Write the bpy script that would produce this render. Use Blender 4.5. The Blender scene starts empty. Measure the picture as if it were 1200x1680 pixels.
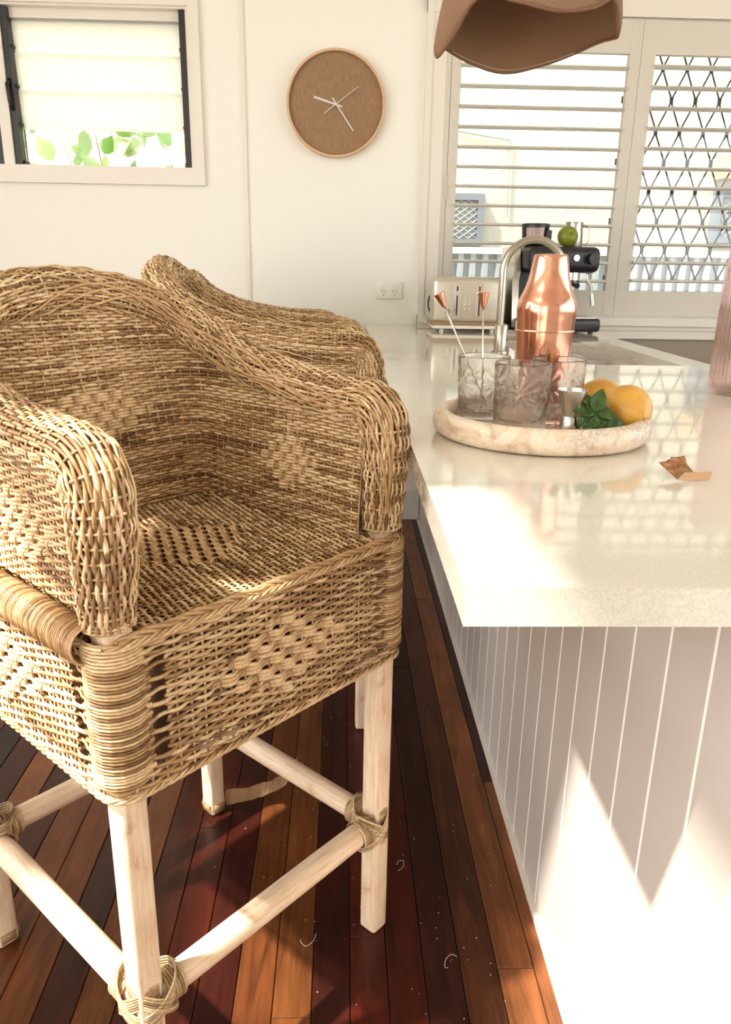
import bpy, bmesh, math, random
import numpy as np
from mathutils import Vector, Matrix
random.seed(7); rng = np.random.default_rng(7)
PI = math.pi
sc = bpy.context.scene
COL = sc.collection

# ---------------------------------------------------------------- camera
cam_data = bpy.data.cameras.new('camera'); cam = bpy.data.objects.new('camera', cam_data); COL.objects.link(cam)
pitch, yaw, roll, FPX = 0.310427, 0.034089, 0.016645, 1268.25
def _R():
    B = np.array([[1,0,0],[0,0,-1],[0,1,0]], float)
    c,s = math.cos(yaw), math.sin(yaw); Ry = np.array([[c,-s,0],[s,c,0],[0,0,1]])
    c,s = math.cos(pitch), math.sin(pitch); Rx = np.array([[1,0,0],[0,c,-s],[0,s,c]])
    c,s = math.cos(roll), math.sin(roll); Rz = np.array([[c,-s,0],[s,c,0],[0,0,1]])
    return Rz@Rx@B@Ry
R_ = _R()
cam.matrix_world = Matrix(((R_[0][0],-R_[1][0],-R_[2][0],0),(R_[0][1],-R_[1][1],-R_[2][1],0),(R_[0][2],-R_[1][2],-R_[2][2],1.17),(0,0,0,1)))
cam_data.sensor_fit = 'VERTICAL'; cam_data.sensor_height = 36; cam_data.lens = 36*FPX/1680
cam_data.clip_start = .02; cam_data.clip_end = 200
sc.camera = cam

# ---------------------------------------------------------------- world, sun, exposure
w = bpy.data.worlds.new('world'); sc.world = w; w.use_nodes = True
bg = w.node_tree.nodes['Background']; bg.inputs[0].default_value = (1.0, .985, .955, 1); bg.inputs[1].default_value = 3.0
sd = bpy.data.lights.new('sun', 'SUN'); sd.energy = 9; sd.angle = math.radians(1.6); sd.color = (1, .93, .82)
sun = bpy.data.objects.new('sun', sd); COL.objects.link(sun)
sun.location = (-3, -1, 6)
sun.rotation_euler = Vector((.51, .24, -.83)).to_track_quat('-Z', 'Y').to_euler()
vs = sc.view_settings
vs.view_transform = 'Standard'; vs.look = 'None'; vs.gamma = 1; vs.use_curve_mapping = False
vs.exposure = 0.35
sc.cycles.max_bounces = 24; sc.cycles.diffuse_bounces = 5; sc.cycles.transparent_max_bounces = 24
sc.cycles.transmission_bounces = 24; sc.cycles.caustics_reflective = False; sc.cycles.caustics_refractive = True
sc.cycles.sample_clamp_indirect = 6

# ---------------------------------------------------------------- materials
MATS = {}
def mat(name, col=(.8,.8,.8), rough=.5, metal=0, **k):
    m = bpy.data.materials.new(name); m.use_nodes = True
    b = m.node_tree.nodes['Principled BSDF']
    b.inputs['Base Color'].default_value = (*col, 1); b.inputs['Roughness'].default_value = rough
    b.inputs['Metallic'].default_value = metal
    for a, v in k.items(): b.inputs[a.replace('_', ' ')].default_value = v
    MATS[name] = m; return m
def nd(m, t, **k):
    n = m.node_tree.nodes.new(t)
    for a, v in k.items(): setattr(n, a, v)
    return n
def lk(m, a, b): m.node_tree.links.new(a, b)
def bsdf(m): return m.node_tree.nodes['Principled BSDF']
def coords(m, scale=(1,1,1), kind='Object'):
    t = nd(m, 'ShaderNodeTexCoord'); mp = nd(m, 'ShaderNodeMapping'); mp.inputs['Scale'].default_value = scale
    lk(m, t.outputs[kind], mp.inputs[0]); return mp.outputs[0]
def noise(m, vec, scale, detail=3, rough=.55, dist=0):
    n = nd(m, 'ShaderNodeTexNoise'); n.inputs['Scale'].default_value = scale; n.inputs['Detail'].default_value = detail
    n.inputs['Roughness'].default_value = rough; n.inputs['Distortion'].default_value = dist
    lk(m, vec, n.inputs['Vector']); return n.outputs[0]
def ramp(m, fac, stops):
    r = nd(m, 'ShaderNodeValToRGB'); lk(m, fac, r.inputs[0]); e = r.color_ramp.elements
    while len(e) < len(stops): e.new(.5)
    for i, (p, c) in enumerate(stops): e[i].position = p; e[i].color = (*c, 1)
    return r.outputs[0]
def mix(m, fac, a, b, mode='MIX'):
    n = nd(m, 'ShaderNodeMix', data_type='RGBA', blend_type=mode)
    for s, v in ((n.inputs[0], fac), (n.inputs[6], a), (n.inputs[7], b)):
        if isinstance(v, (int, float)): s.default_value = v
        elif isinstance(v, tuple): s.default_value = (*v, 1)
        else: lk(m, v, s)
    return n.outputs[2]
def bump(m, h, strength=.3, dist=.002):
    n = nd(m, 'ShaderNodeBump'); n.inputs['Strength'].default_value = strength; n.inputs['Distance'].default_value = dist
    lk(m, h, n.inputs['Height']); lk(m, n.outputs[0], bsdf(m).inputs['Normal'])
def base(m, c): lk(m, c, bsdf(m).inputs['Base Color'])

M = MATS
m = mat('wall_paint', (.875,.868,.81), .6); bump(m, noise(m, coords(m), 60), .05, .001)
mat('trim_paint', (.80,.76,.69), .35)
mat('ceiling_paint', (.88,.86,.80), .7)
m = mat('shaded_shutter_paint', (.66,.62,.55), .4)  # taupe includes the shade on the backlit shutter frames
m = mat('panel_paint', (.63,.57,.52), .38); bump(m, noise(m, coords(m), 35), .04, .001)
mat('groove_paint', (.93,.90,.85), .4)
mat('slat_paint', (.84,.81,.74), .4)
mat('shaded_grey_wall', (.34,.29,.23), .6)
mat('black_metal', (.012,.008,.008), .4)
mat('black_plastic', (.012,.011,.014), .35)
mat('grille_bronze', (.05,.03,.022), .4)
mat('white_plastic', (.88,.86,.80), .3)
mat('dark_slot', (.05,.04,.03), .6)
mat('chrome', (.78,.76,.73), .12, 1)
m = mat('brushed_steel', (.60,.57,.52), .27, 1)
m = mat('sink_steel', (.16,.145,.125), .35, 1)
m = mat('tap_steel', (.50,.46,.39), .26, 1)
m = mat('copper', (.80,.38,.26), .16, 1)
n_ = noise(m, coords(m), 26, 4); base(m, ramp(m, n_, [(.3,(.72,.32,.21)),(.7,(.86,.46,.33))]))
r_ = nd(m, 'ShaderNodeMapRange'); r_.inputs[3].default_value = .08; r_.inputs[4].default_value = .26; lk(m, noise(m, coords(m, (1,1,.3)), 60, 4), r_.inputs[0]); lk(m, r_.outputs[0], bsdf(m).inputs['Roughness'])
m = mat('toaster_metal', (.66,.62,.54), .3, .75)
mat('wood_strip', (.36,.22,.12), .5)

# quartz bench
m = mat('quartz', (.80,.77,.69), .10, Coat_Weight=.6, Coat_Roughness=.04)
v = coords(m); a = noise(m, v, 3, 4, .6, .6); b = noise(m, v, 420, 2)
c = ramp(m, a, [(.35,(.80,.775,.70)),(.7,(.86,.835,.765))]); c = mix(m, .35, c, ramp(m, b, [(.42,(.62,.58,.50)),(.56,(.9,.88,.83))]), 'MULTIPLY'); base(m, c)

# floor planks: colour per plank through the object colour
m = mat('plank_wood', (.2,.05,.02), .34, Coat_Weight=.08, Coat_Roughness=.2, Specular_IOR_Level=.28)
oi = nd(m, 'ShaderNodeObjectInfo'); tc = nd(m, 'ShaderNodeTexCoord'); geo = nd(m, 'ShaderNodeNewGeometry')
mp = nd(m, 'ShaderNodeMapping'); mp.inputs['Scale'].default_value = (26, 2.2, 26); lk(m, geo.outputs['Position'], mp.inputs[0])
cr = nd(m, 'ShaderNodeVectorMath', operation='SCALE'); lk(m, oi.outputs['Random'], cr.inputs['Scale']); cr.inputs[0].default_value = (40, 60, 9); 
ad = nd(m, 'ShaderNodeVectorMath', operation='ADD'); lk(m, mp.outputs[0], ad.inputs[0]); lk(m, cr.outputs[0], ad.inputs[1])
g1 = noise(m, ad.outputs[0], 1.2, 5, .6, 1.2); g2 = noise(m, ad.outputs[0], 5, 3, .6, .5); g3 = noise(m, geo.outputs['Position'], 5, 2)
c = mix(m, 1, oi.outputs['Color'], ramp(m, g1, [(.28,(.45,.38,.34)),(.5,(1,1,1)),(.75,(1.5,1.35,1.2))]), 'MULTIPLY')
c = mix(m, .5, c, ramp(m, g2, [(.3,(.55,.5,.45)),(.65,(1.15,1.1,1.05))]), 'MULTIPLY')
c = mix(m, .45, c, ramp(m, g3, [(.35,(.6,.55,.5)),(.65,(1.3,1.25,1.2))]), 'MULTIPLY')
base(m, c); bump(m, g2, .08, .001)
mat('floor_gap', (.02,.006,.003), .7)

# wicker: tone per strand + noise
def wicker(name, dark, mid, light, rough=.45):
    m = mat(name, mid, rough); at = nd(m, 'ShaderNodeAttribute', attribute_name='tone')
    v = coords(m); n1 = noise(m, v, 9, 3); n2 = noise(m, v, 170, 2)
    s = nd(m, 'ShaderNodeMath', operation='MULTIPLY_ADD'); lk(m, at.outputs['Fac'], s.inputs[0]); s.inputs[1].default_value = .66
    s2 = nd(m, 'ShaderNodeMath', operation='MULTIPLY'); lk(m, n1, s2.inputs[0]); s2.inputs[1].default_value = .5; lk(m, s2.outputs[0], s.inputs[2])
    c = ramp(m, s.outputs[0], [(.18,dark),(.48,mid),(.85,light)])
    c = mix(m, .5, c, ramp(m, n2, [(.3,(.6,.55,.5)),(.6,(1.1,1.08,1.05))]), 'MULTIPLY'); base(m, c)
    return m
wicker('wicker', (.15,.065,.024), (.55,.34,.16), (.88,.66,.40))
wicker('wicker_stake', (.28,.15,.065), (.52,.34,.175), (.78,.58,.36))
wicker('wicker_wrap', (.13,.055,.02), (.40,.23,.10), (.68,.46,.25), .38)
wicker('wicker_binding', (.16,.09,.04), (.50,.34,.18), (.78,.62,.40), .35)

m = mat('peeled_wood', (.82,.63,.44), .5)
v = coords(m, (1,1,.08)); v2 = coords(m)
c = ramp(m, noise(m, v, 160, 4, .6), [(.3,(.74,.53,.36)),(.55,(.91,.73,.54)),(.75,(.96,.84,.67))])
c = mix(m, .8, c, ramp(m, noise(m, v2, 14, 5, .65, .4), [(.28,(.60,.40,.28)),(.38,(.93,.87,.82)),(.6,(1,1,1))]), 'MULTIPLY'); base(m, c)
bump(m, noise(m, v, 220, 3), .2, .001)

m = mat('travertine', (.76,.63,.5), .38)
v = coords(m, (1.6,.5,2.0)); mp = v.node; mp.inputs['Rotation'].default_value = (.2,.5,.6)
c = ramp(m, noise(m, v, 14, 6, .62, 1.5), [(.3,(.50,.34,.22)),(.45,(.74,.58,.43)),(.56,(.85,.74,.60)),(.75,(.66,.50,.37))])
vo = nd(m, 'ShaderNodeTexVoronoi', feature='DISTANCE_TO_EDGE'); vo.inputs['Scale'].default_value = 95
dn = nd(m, 'ShaderNodeTexNoise'); dn.inputs['Scale'].default_value = 60; lk(m, coords(m), dn.inputs['Vector']); dm = nd(m, 'ShaderNodeVectorMath', operation='SCALE'); dm.inputs['Scale'].default_value = .03; lk(m, dn.outputs['Color'], dm.inputs[0])
da = nd(m, 'ShaderNodeVectorMath', operation='ADD'); lk(m, coords(m), da.inputs[0]); lk(m, dm.outputs[0], da.inputs[1]); lk(m, da.outputs[0], vo.inputs['Vector'])
k_ = ramp(m, noise(m, coords(m), 9, 2), [(.5,(0,0,0)),(.62,(1,1,1))])
c2 = ramp(m, vo.outputs[0], [(0,(.85,.76,.65)),(.12,(.58,.47,.38))]); c = mix(m, k_, c, c2); base(m, c)

m = mat('lemon_skin', (.85,.50,.10), .38, Subsurface_Weight=.12, Subsurface_Radius=(.01,.006,.002), Subsurface_Scale=.5)
base(m, ramp(m, noise(m, coords(m), 22, 3), [(.3,(.56,.26,.035)),(.6,(.72,.40,.07)),(.8,(.78,.50,.15))])); bump(m, noise(m, coords(m), 260, 2), .35, .001)
m = mat('green_fruit_skin', (.20,.24,.02), .3)
m = mat('basil_leaf', (.05,.13,.02), .35, Subsurface_Weight=.05)
base(m, ramp(m, noise(m, coords(m), 40, 3), [(.3,(.015,.05,.006)),(.6,(.05,.12,.014)),(.8,(.11,.21,.035))])); bump(m, noise(m, coords(m), 120, 2), .4, .002)
m = mat('dry_leaf', (.30,.13,.05), .6)
base(m, ramp(m, noise(m, coords(m), 90, 4), [(.3,(.12,.045,.015)),(.5,(.34,.15,.055)),(.7,(.55,.33,.17))])); bump(m, noise(m, coords(m), 200, 3), .6, .002)
m = mat('pale_dry_leaf', (.60,.38,.22), .6)
m = mat('shade_weave', (.42,.22,.12), .75)
v = coords(m, (1,1,1), 'UV')
wv1 = nd(m, 'ShaderNodeTexWave', wave_type='BANDS', bands_direction='X'); wv1.inputs['Scale'].default_value = 95; lk(m, v, wv1.inputs[0]); wv1.inputs['Distortion'].default_value = .6
wv2 = nd(m, 'ShaderNodeTexWave', wave_type='BANDS', bands_direction='Y'); wv2.inputs['Scale'].default_value = 38; lk(m, v, wv2.inputs[0]); wv2.inputs['Distortion'].default_value = .6
mm = mix(m, .5, wv1.outputs[0], wv2.outputs[0])
base(m, ramp(m, mm, [(.15,(.20,.09,.045)),(.5,(.42,.23,.13)),(.85,(.60,.38,.25))])); bump(m, mm, .8, .003)
mat('shade_stitch', (.75,.55,.38), .6)
m = mat('clock_face', (.28,.16,.085), .7)
base(m, ramp(m, noise(m, coords(m, (1,1,.2)), 180, 2), [(.3,(.33,.185,.09)),(.7,(.46,.27,.14))]))
mat('clock_wood', (.66,.42,.25), .45)
mat('hand_white', (.92,.90,.86), .4)
m = mat('tape_plastic', (.45,.27,.14), .25, Alpha=.75, Coat_Weight=.5); bump(m, noise(m, coords(m), 150, 3), .8, .003)
mat('exterior_wall', (.46,.43,.37), .8)
mat('exterior_ground', (.62,.58,.5), .9)
mat('fence_steel', (.26,.285,.32), .5)
mat('bluegrey_frame', (.15,.165,.20), .5)
mat('beige_box', (.50,.36,.22), .6)
m = mat('garden_leaf', (.33,.50,.12), .5, Subsurface_Weight=.0)
oi = nd(m, 'ShaderNodeObjectInfo'); base(m, ramp(m, oi.outputs['Random'], [(.0,(.12,.30,.03)),(.5,(.26,.42,.08)),(1,(.42,.54,.24))]))
mat('twig', (.30,.22,.12), .7)
m = mat('frosted_blade', (.93,.93,.88), .35)
tr_ = nd(m, 'ShaderNodeBsdfTranslucent'); tr_.inputs[0].default_value = (.95,.95,.90,1); mx_ = nd(m, 'ShaderNodeMixShader'); mx_.inputs[0].default_value = .6
lk(m, bsdf(m).outputs[0], mx_.inputs[1]); lk(m, tr_.outputs[0], mx_.inputs[2]); lk(m, mx_.outputs[0], m.node_tree.nodes['Material Output'].inputs[0])
mat('lint', (.8,.75,.68), .8)

def glass_mat(name, col, rough=.0, ior=1.45):
    m = mat(name, col, rough); b = bsdf(m); b.inputs['Transmission Weight'].default_value = 1; b.inputs['IOR'].default_value = ior
    return m
def mix_clear(m, col, fac):
    t = nd(m, 'ShaderNodeBsdfTransparent'); t.inputs[0].default_value = (*col, 1); x = nd(m, 'ShaderNodeMixShader'); x.inputs[0].default_value = fac
    lk(m, bsdf(m).outputs[0], x.inputs[1]); lk(m, t.outputs[0], x.inputs[2]); lk(m, x.outputs[0], m.node_tree.nodes['Material Output'].inputs[0])
mix_clear(glass_mat('cut_glass', (1,1,1), 0.0, 1.36), (1,1,1), .16)
mix_clear(glass_mat('pink_glass', (.96,.84,.83), .02, 1.45), (.97,.88,.87), .4)
def pane_mat(name, tint=(1,1,1), ior=1.5):
    m = bpy.data.materials.new(name); m.use_nodes = True; nt = m.node_tree; nt.nodes.clear(); MATS[name] = m
    o = nd(m, 'ShaderNodeOutputMaterial'); t = nd(m, 'ShaderNodeBsdfTransparent'); t.inputs[0].default_value = (*tint, 1)
    g = nd(m, 'ShaderNodeBsdfGlossy'); g.inputs['Roughness'].default_value = .02; f = nd(m, 'ShaderNodeFresnel'); f.inputs[0].default_value = ior
    x = nd(m, 'ShaderNodeMixShader'); lk(m, f.outputs[0], x.inputs[0]); lk(m, t.outputs[0], x.inputs[1]); lk(m, g.outputs[0], x.inputs[2]); lk(m, x.outputs[0], o.inputs[0])
pane_mat('window_glass', (.97,.99,.97)); pane_mat('clock_pane', (1,1,1), 1.22); pane_mat('hopper_glass', (.62,.52,.52))

# ---------------------------------------------------------------- helpers
def link(name, me, m=None, parent=None, smooth=False):
    o = bpy.data.objects.new(name, me); COL.objects.link(o)
    if m: me.materials.append(M[m])
    if parent: o.parent = parent
    if smooth: me.polygons.foreach_set('use_smooth', [True]*len(me.polygons))
    return o
def obj(name, bm, m=None, parent=None, smooth=False, bevel=0, seg=2):
    if bevel: bmesh.ops.bevel(bm, geom=[e for e in bm.edges if e.is_manifold and e.calc_face_angle(0) > .6], offset=bevel, segments=seg, affect='EDGES', profile=.5, clamp_overlap=True)
    bmesh.ops.recalc_face_normals(bm, faces=bm.faces)
    me = bpy.data.meshes.new(name); bm.to_mesh(me); bm.free()
    o = link(name, me, m, parent, smooth)
    if smooth and bevel: 
        try: me.set_sharp_from_angle(angle=.7)
        except Exception: pass
    return o
def smooth_angle(o, a=.7):
    me = o.data; me.polygons.foreach_set('use_smooth', [True]*len(me.polygons)); me.set_sharp_from_angle(angle=a); return o
def box(bm, x0, x1, y0, y1, z0, z1):
    vs = [bm.verts.new((x, y, z)) for x in (x0, x1) for y in (y0, y1) for z in (z0, z1)]
    for f in ((0,1,3,2),(4,6,7,5),(0,4,5,1),(2,3,7,6),(0,2,6,4),(1,5,7,3)): bm.faces.new([vs[i] for i in f])
    return vs
def boxo(name, b, m, parent=None, bevel=.0, seg=2, smooth=False):
    bm = bmesh.new(); box(bm, *b); return obj(name, bm, m, parent, smooth, bevel, seg)
def frame_axes(d):
    d = d.normalized(); a = Vector((0,0,1)) if abs(d.z) < .9 else Vector((1,0,0)); u = d.cross(a).normalized(); return u, d.cross(u)
def tube(bm, pts, rad, n=12, cap=True, closed=False):
    pts = [Vector(p) for p in pts]; N = len(pts); rads = rad if isinstance(rad, (list, tuple)) else [rad]*N
    rings = []; u = None
    for i, p in enumerate(pts):
        a = pts[(i-1) % N] if (closed or i > 0) else p; b = pts[(i+1) % N] if (closed or i < N-1) else p
        d = (b-a).normalized()
        if u is None: u, _ = frame_axes(d)
        u = (u - d*u.dot(d)).normalized(); v = d.cross(u)
        rings.append([bm.verts.new(p + (u*math.cos(2*PI*k/n) + v*math.sin(2*PI*k/n))*rads[i]) for k in range(n)])
    for i in range(N if closed else N-1):
        A, B = rings[i], rings[(i+1) % N]
        for k in range(n): bm.faces.new((A[k], A[(k+1)%n], B[(k+1)%n], B[k]))
    if cap and not closed: bm.faces.new(rings[0][::-1]); bm.faces.new(rings[-1])
def lathe(bm, prof, n=48, c=(0,0,0), cap0=True, cap1=True, rfun=None):
    rings = []
    for r, z in prof:
        rings.append([bm.verts.new((c[0]+(r+(rfun(2*PI*k/n, r, z) if rfun else 0))*math.cos(2*PI*k/n), c[1]+(r+(rfun(2*PI*k/n, r, z) if rfun else 0))*math.sin(2*PI*k/n), c[2]+z)) for k in range(n)])
    for A, B in zip(rings, rings[1:]):
        for k in range(n): bm.faces.new((A[k], A[(k+1)%n], B[(k+1)%n], B[k]))
    if cap0: bm.faces.new(rings[0][::-1])
    if cap1: bm.faces.new(rings[-1])
def catmull(P, n=8, closed=False):
    P = [np.array(p, float) for p in P]; out = []; N = len(P)
    for i in range(N if closed else N-1):
        p0 = P[(i-1) % N] if (closed or i > 0) else 2*P[0]-P[1]; p1 = P[i]; p2 = P[(i+1) % N]
        p3 = P[(i+2) % N] if (closed or i < N-2) else 2*P[-1]-P[-2]
        for k in range(n):
            t = k/n; out.append(.5*((2*p1)+(-p0+p2)*t+(2*p0-5*p1+4*p2-p3)*t*t+(-p0+3*p1-3*p2+p3)*t**3))
    if not closed: out.append(P[-1])
    return np.array(out)
def resample(P, step):
    d = np.r_[0, np.cumsum(np.linalg.norm(np.diff(P, axis=0), axis=1))]; n = max(2, int(round(d[-1]/step)))
    s = np.linspace(0, d[-1], n+1); return np.array([np.interp(s, d, P[:, i]) for i in range(P.shape[1])]).T
def empty(name, loc=(0,0,0), rz=0, rot=None):
    o = bpy.data.objects.new(name, None); COL.objects.link(o); o.location = loc; o.rotation_euler = rot or (0,0,rz); o.empty_display_size = .05; return o
def tag(o, label, cat, group=None):
    o['label'] = label; o['category'] = cat
    if group: o['group'] = group
    return o
def struct(o): o['kind'] = 'structure'; return o
def stuff(o): o['kind'] = 'stuff'; return o

# ================================================================ ROOM SHELL
WY = 3.55; CZ = 2.75
XL, XR, YB = -2.7, 3.0, -2.9
def wall_with_holes(name, m, x0, x1, z0, z1, holes, y0, y1, axis='y'):
    bm = bmesh.new()
    xs = sorted({x0, x1, *[h[0] for h in holes], *[h[1] for h in holes]}); zs = sorted({z0, z1, *[h[2] for h in holes], *[h[3] for h in holes]})
    for i in range(len(xs)-1):
        for j in range(len(zs)-1):
            cx, cz = (xs[i]+xs[i+1])/2, (zs[j]+zs[j+1])/2
            if any(h[0] < cx < h[1] and h[2] < cz < h[3] for h in holes): continue
            if axis == 'y': box(bm, xs[i], xs[i+1], y0, y1, zs[j], zs[j+1])
            elif axis == 'x': box(bm, y0, y1, xs[i], xs[i+1], zs[j], zs[j+1])
            else: box(bm, xs[i], xs[i+1], zs[j], zs[j+1], y0, y1)
    bmesh.ops.remove_doubles(bm, verts=bm.verts, dist=1e-5)
    return struct(obj(name, bm, m))
# louvre window hole and shutter window hole
wall_back = wall_with_holes('wall_back', 'wall_paint', XL, XR, 0, CZ, [(-2.06,-.618,1.54,2.13), (.42,2.02,.968,2.13)], WY, WY+.12)
wall_left = wall_with_holes('wall_left', 'wall_paint', YB, WY, 0, CZ, [(-2.5,1.9,.0,2.45)], XL-.1, XL, 'x')
wall_right = wall_with_holes('wall_right', 'wall_paint', YB, WY, 0, CZ, [(-2.2,2.6,.95,2.3)], XR, XR+.1, 'x')
wall_rear = wall_with_holes('wall_rear', 'wall_paint', XL, XR, 0, CZ, [(-2.5,-.6,0,2.4)], YB-.1, YB)
ceiling = wall_with_holes('ceiling', 'ceiling_paint', XL-.1, XR+.1, YB-.1, WY+.12, [(-2.0,-1.54,-.5,.72), (-1.42,-.95,-.5,.36)], CZ, CZ+.02, 'z')  # two openings added out of view to shape the sun patches
# cover battens on the wall and skirting
for k, xb in enumerate((-.405,)):
    b = struct(boxo('trim_%d' % (k+1), (xb-.006, xb+.006, WY-.010, WY, 0.1, CZ), 'trim_paint', bevel=.003))
struct(boxo('baseboard_back', (XL, .375, WY-.016, WY, 0, .14), 'trim_paint', bevel=.003))
# wall under the shutter window (kitchen side): backlit shade put into a darker grey sheet
struct(boxo('trim_2', (1.06, XR, WY-.006, WY, 0, .865), 'shaded_grey_wall'))
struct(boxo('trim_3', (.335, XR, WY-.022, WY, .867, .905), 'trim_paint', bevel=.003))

# ---------------------------------------------------------------- floor planks
floor = struct(boxo('floor', (XL-.1, XR+.1, YB-.1, WY+.12, -.06, -.012), 'floor_gap'))
dark = [(.030,.006,.004),(.020,.006,.004),(.042,.007,.004),(.034,.009,.005),(.055,.010,.004)]
lite = [(.13,.043,.013),(.11,.034,.011),(.16,.058,.019)]
fixed = {0:(.20,.075,.028), 1:(.20,.075,.028), 2:(.065,.022,.009), 3:(.028,.008,.005), 4:(.045,.008,.004), 5:(.060,.008,.004), 6:(.030,.006,.004), 7:(.13,.046,.014), 8:(.105,.034,.011), 9:(.035,.006,.004), 10:(.045,.007,.004), 11:(.05,.012,.006), 12:(.12,.04,.012)}
def plank(x0, x1, y0, y1, col):
    bm = bmesh.new(); g = .0007; c = .0012; z = random.uniform(-.0004, .0003)
    a = [(x0+g, y0+g), (x1-g, y0+g), (x1-g, y1-g), (x0+g, y1-g)]; t = [(x0+g+c, y0+g+c), (x1-g-c, y0+g+c), (x1-g-c, y1-g-c), (x0+g+c, y1-g-c)]
    B = [bm.verts.new((*p, -.012)) for p in a]; A = [bm.verts.new((*p, z-c)) for p in a]; T = [bm.verts.new((*p, z)) for p in t]
    for i in range(4):
        j = (i+1) % 4; bm.faces.new((B[i], B[j], A[j], A[i])); bm.faces.new((A[i], A[j], T[j], T[i]))
    bm.faces.new(T)
    o = obj('plank', bm, 'plank_wood', floor); o.color = (*col, 1)
PW = .0645
joints = {0:[1.55], 1:[1.037, 2.6], 2:[.3], 3:[2.1], 7:[2.75,.95], 8:[2.2]}
prev_light = False
for k in range(-1, 34):
    x1 = .344 - (k-1)*PW if k > 0 else (.377 if k == 0 else None)
    if k == -1: continue
    x0 = .344 - k*PW; 
    if k == 0: x0 = .344
    js = joints.get(k) or [random.uniform(.5, 1.6) + random.choice((0,.9,1.7))]
    ys = [.25] + sorted(y for y in js if y > .3) + [WY-.016]
    for a_, b_ in zip(ys, ys[1:]):
        if k in fixed and not (k == 0 and a_ > 1.5): col = fixed[k]
        else: col = random.choice(lite if random.random() < .42 else dark) if k != 0 else dark[0]
        if k in (7,) and a_ > 2: col = dark[1]
        plank(x0, x1, a_, b_, col)
bm = bmesh.new()
for k in range(45):   # boards outside the view
    x0 = XL + k*.127
    xw = -1.7845 - (k+1)*.127
    if k < 7: box(bm, xw+.001, xw+.126, .25, WY, -.012, 0)
    box(bm, x0+.001, x0+.126, YB, .249, -.012, 0)
    if x0 > 1.05: box(bm, x0+.001, x0+.126, .25, WY, -.012, 0)
o = stuff(obj('floor_board', bm, 'plank_wood', floor)); o.color = (.09,.028,.012,1)

# ---------------------------------------------------------------- louvre window (left)
def mitre_frame(name, ox0, ox1, oz0, oz1, ix0, ix1, iz0, iz1, y0, y1, m, parent=None):
    bm = bmesh.new(); O = [(ox0,oz0),(ox1,oz0),(ox1,oz1),(ox0,oz1)]; I = [(ix0,iz0),(ix1,iz0),(ix1,iz1),(ix0,iz1)]
    V = {}
    for nme, L in (('o', O), ('i', I)):
        for y in (y0, y1):
            for i, p in enumerate(L): V[nme, y, i] = bm.verts.new((p[0], y, p[1]))
    for i in range(4):
        j = (i+1) % 4
        bm.faces.new((V['o',y0,i], V['o',y0,j], V['i',y0,j], V['i',y0,i])); bm.faces.new((V['o',y1,i], V['o',y1,j], V['i',y1,j], V['i',y1,i]))
        bm.faces.new((V['o',y0,i], V['o',y0,j], V['o',y1,j], V['o',y1,i])); bm.faces.new((V['i',y0,i], V['i',y0,j], V['i',y1,j], V['i',y1,i]))
    return obj(name, bm, m, parent, bevel=.003)
win1 = struct(empty('window_1', (0,0,0)))
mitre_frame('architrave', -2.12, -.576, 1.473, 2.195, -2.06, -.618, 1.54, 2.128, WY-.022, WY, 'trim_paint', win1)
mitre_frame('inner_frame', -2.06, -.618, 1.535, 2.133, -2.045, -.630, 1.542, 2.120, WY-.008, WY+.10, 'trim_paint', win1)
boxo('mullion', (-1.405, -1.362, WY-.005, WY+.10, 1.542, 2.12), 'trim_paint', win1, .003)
for (a_, b_) in ((-2.045,-1.405), (-1.362,-.630)):
    boxo('head_rail', (a_, b_, WY+.03, WY+.085, 2.085, 2.12), 'trim_paint', win1, .006)
    boxo('head_seal', (a_, b_, WY+.04, WY+.08, 2.076, 2.0855), 'black_metal', win1)
    for s, xx in ((1, a_), (-1, b_)):
        bm = bmesh.new(); box(bm, min(xx, xx+s*.028), max(xx, xx+s*.028), WY+.004, WY+.075, 1.543, 2.118)
        for k in range(4): box(bm, min(xx+s*.028, xx+s*.034), max(xx+s*.028, xx+s*.034), WY+.02, WY+.072, 1.55+.143*k, 1.56+.143*k)
        g = obj('louvre_gallery', bm, 'black_metal', win1, bevel=.002)
        if s == 1:
            bm = bmesh.new(); tube(bm, [(xx+.012, WY+.003, 1.86), (xx+.006, WY-.012, 1.84), (xx+.008, WY-.014, 1.78), (xx+.014, WY-.002, 1.745)], [.006,.008,.006,.005], 8)
            obj('louvre_handle', bm, 'black_metal', g, True)
    for k in range(4):
        zt = 1.546 + .136*k
        bm = bmesh.new(); 
        vs_ = box(bm, a_+.03, b_-.03, WY+.050, WY+.056, zt, zt+.144)
        for v_ in vs_:
            if v_.co.z > zt+.1: v_.co.y -= .012
        o = obj('louvre_blade', bm, 'window_glass' if k == 0 else 'frosted_blade', win1)
        if k == 0: o['label'] = 'clear lowest louvre blade'

# ---------------------------------------------------------------- shutter window (right)
win2 = struct(empty('window_2', (0,0,0)))
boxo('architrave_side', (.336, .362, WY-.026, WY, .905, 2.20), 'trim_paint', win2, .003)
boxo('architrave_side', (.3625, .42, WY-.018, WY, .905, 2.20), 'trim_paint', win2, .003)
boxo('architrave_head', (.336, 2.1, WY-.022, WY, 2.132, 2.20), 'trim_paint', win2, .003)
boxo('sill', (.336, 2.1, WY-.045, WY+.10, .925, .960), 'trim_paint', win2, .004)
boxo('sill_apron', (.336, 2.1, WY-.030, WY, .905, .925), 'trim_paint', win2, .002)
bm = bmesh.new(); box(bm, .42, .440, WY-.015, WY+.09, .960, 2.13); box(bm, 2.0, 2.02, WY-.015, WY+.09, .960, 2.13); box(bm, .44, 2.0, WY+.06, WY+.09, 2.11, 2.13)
obj('shutter_frame', bm, 'shaded_shutter_paint', win2, bevel=.002)
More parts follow.
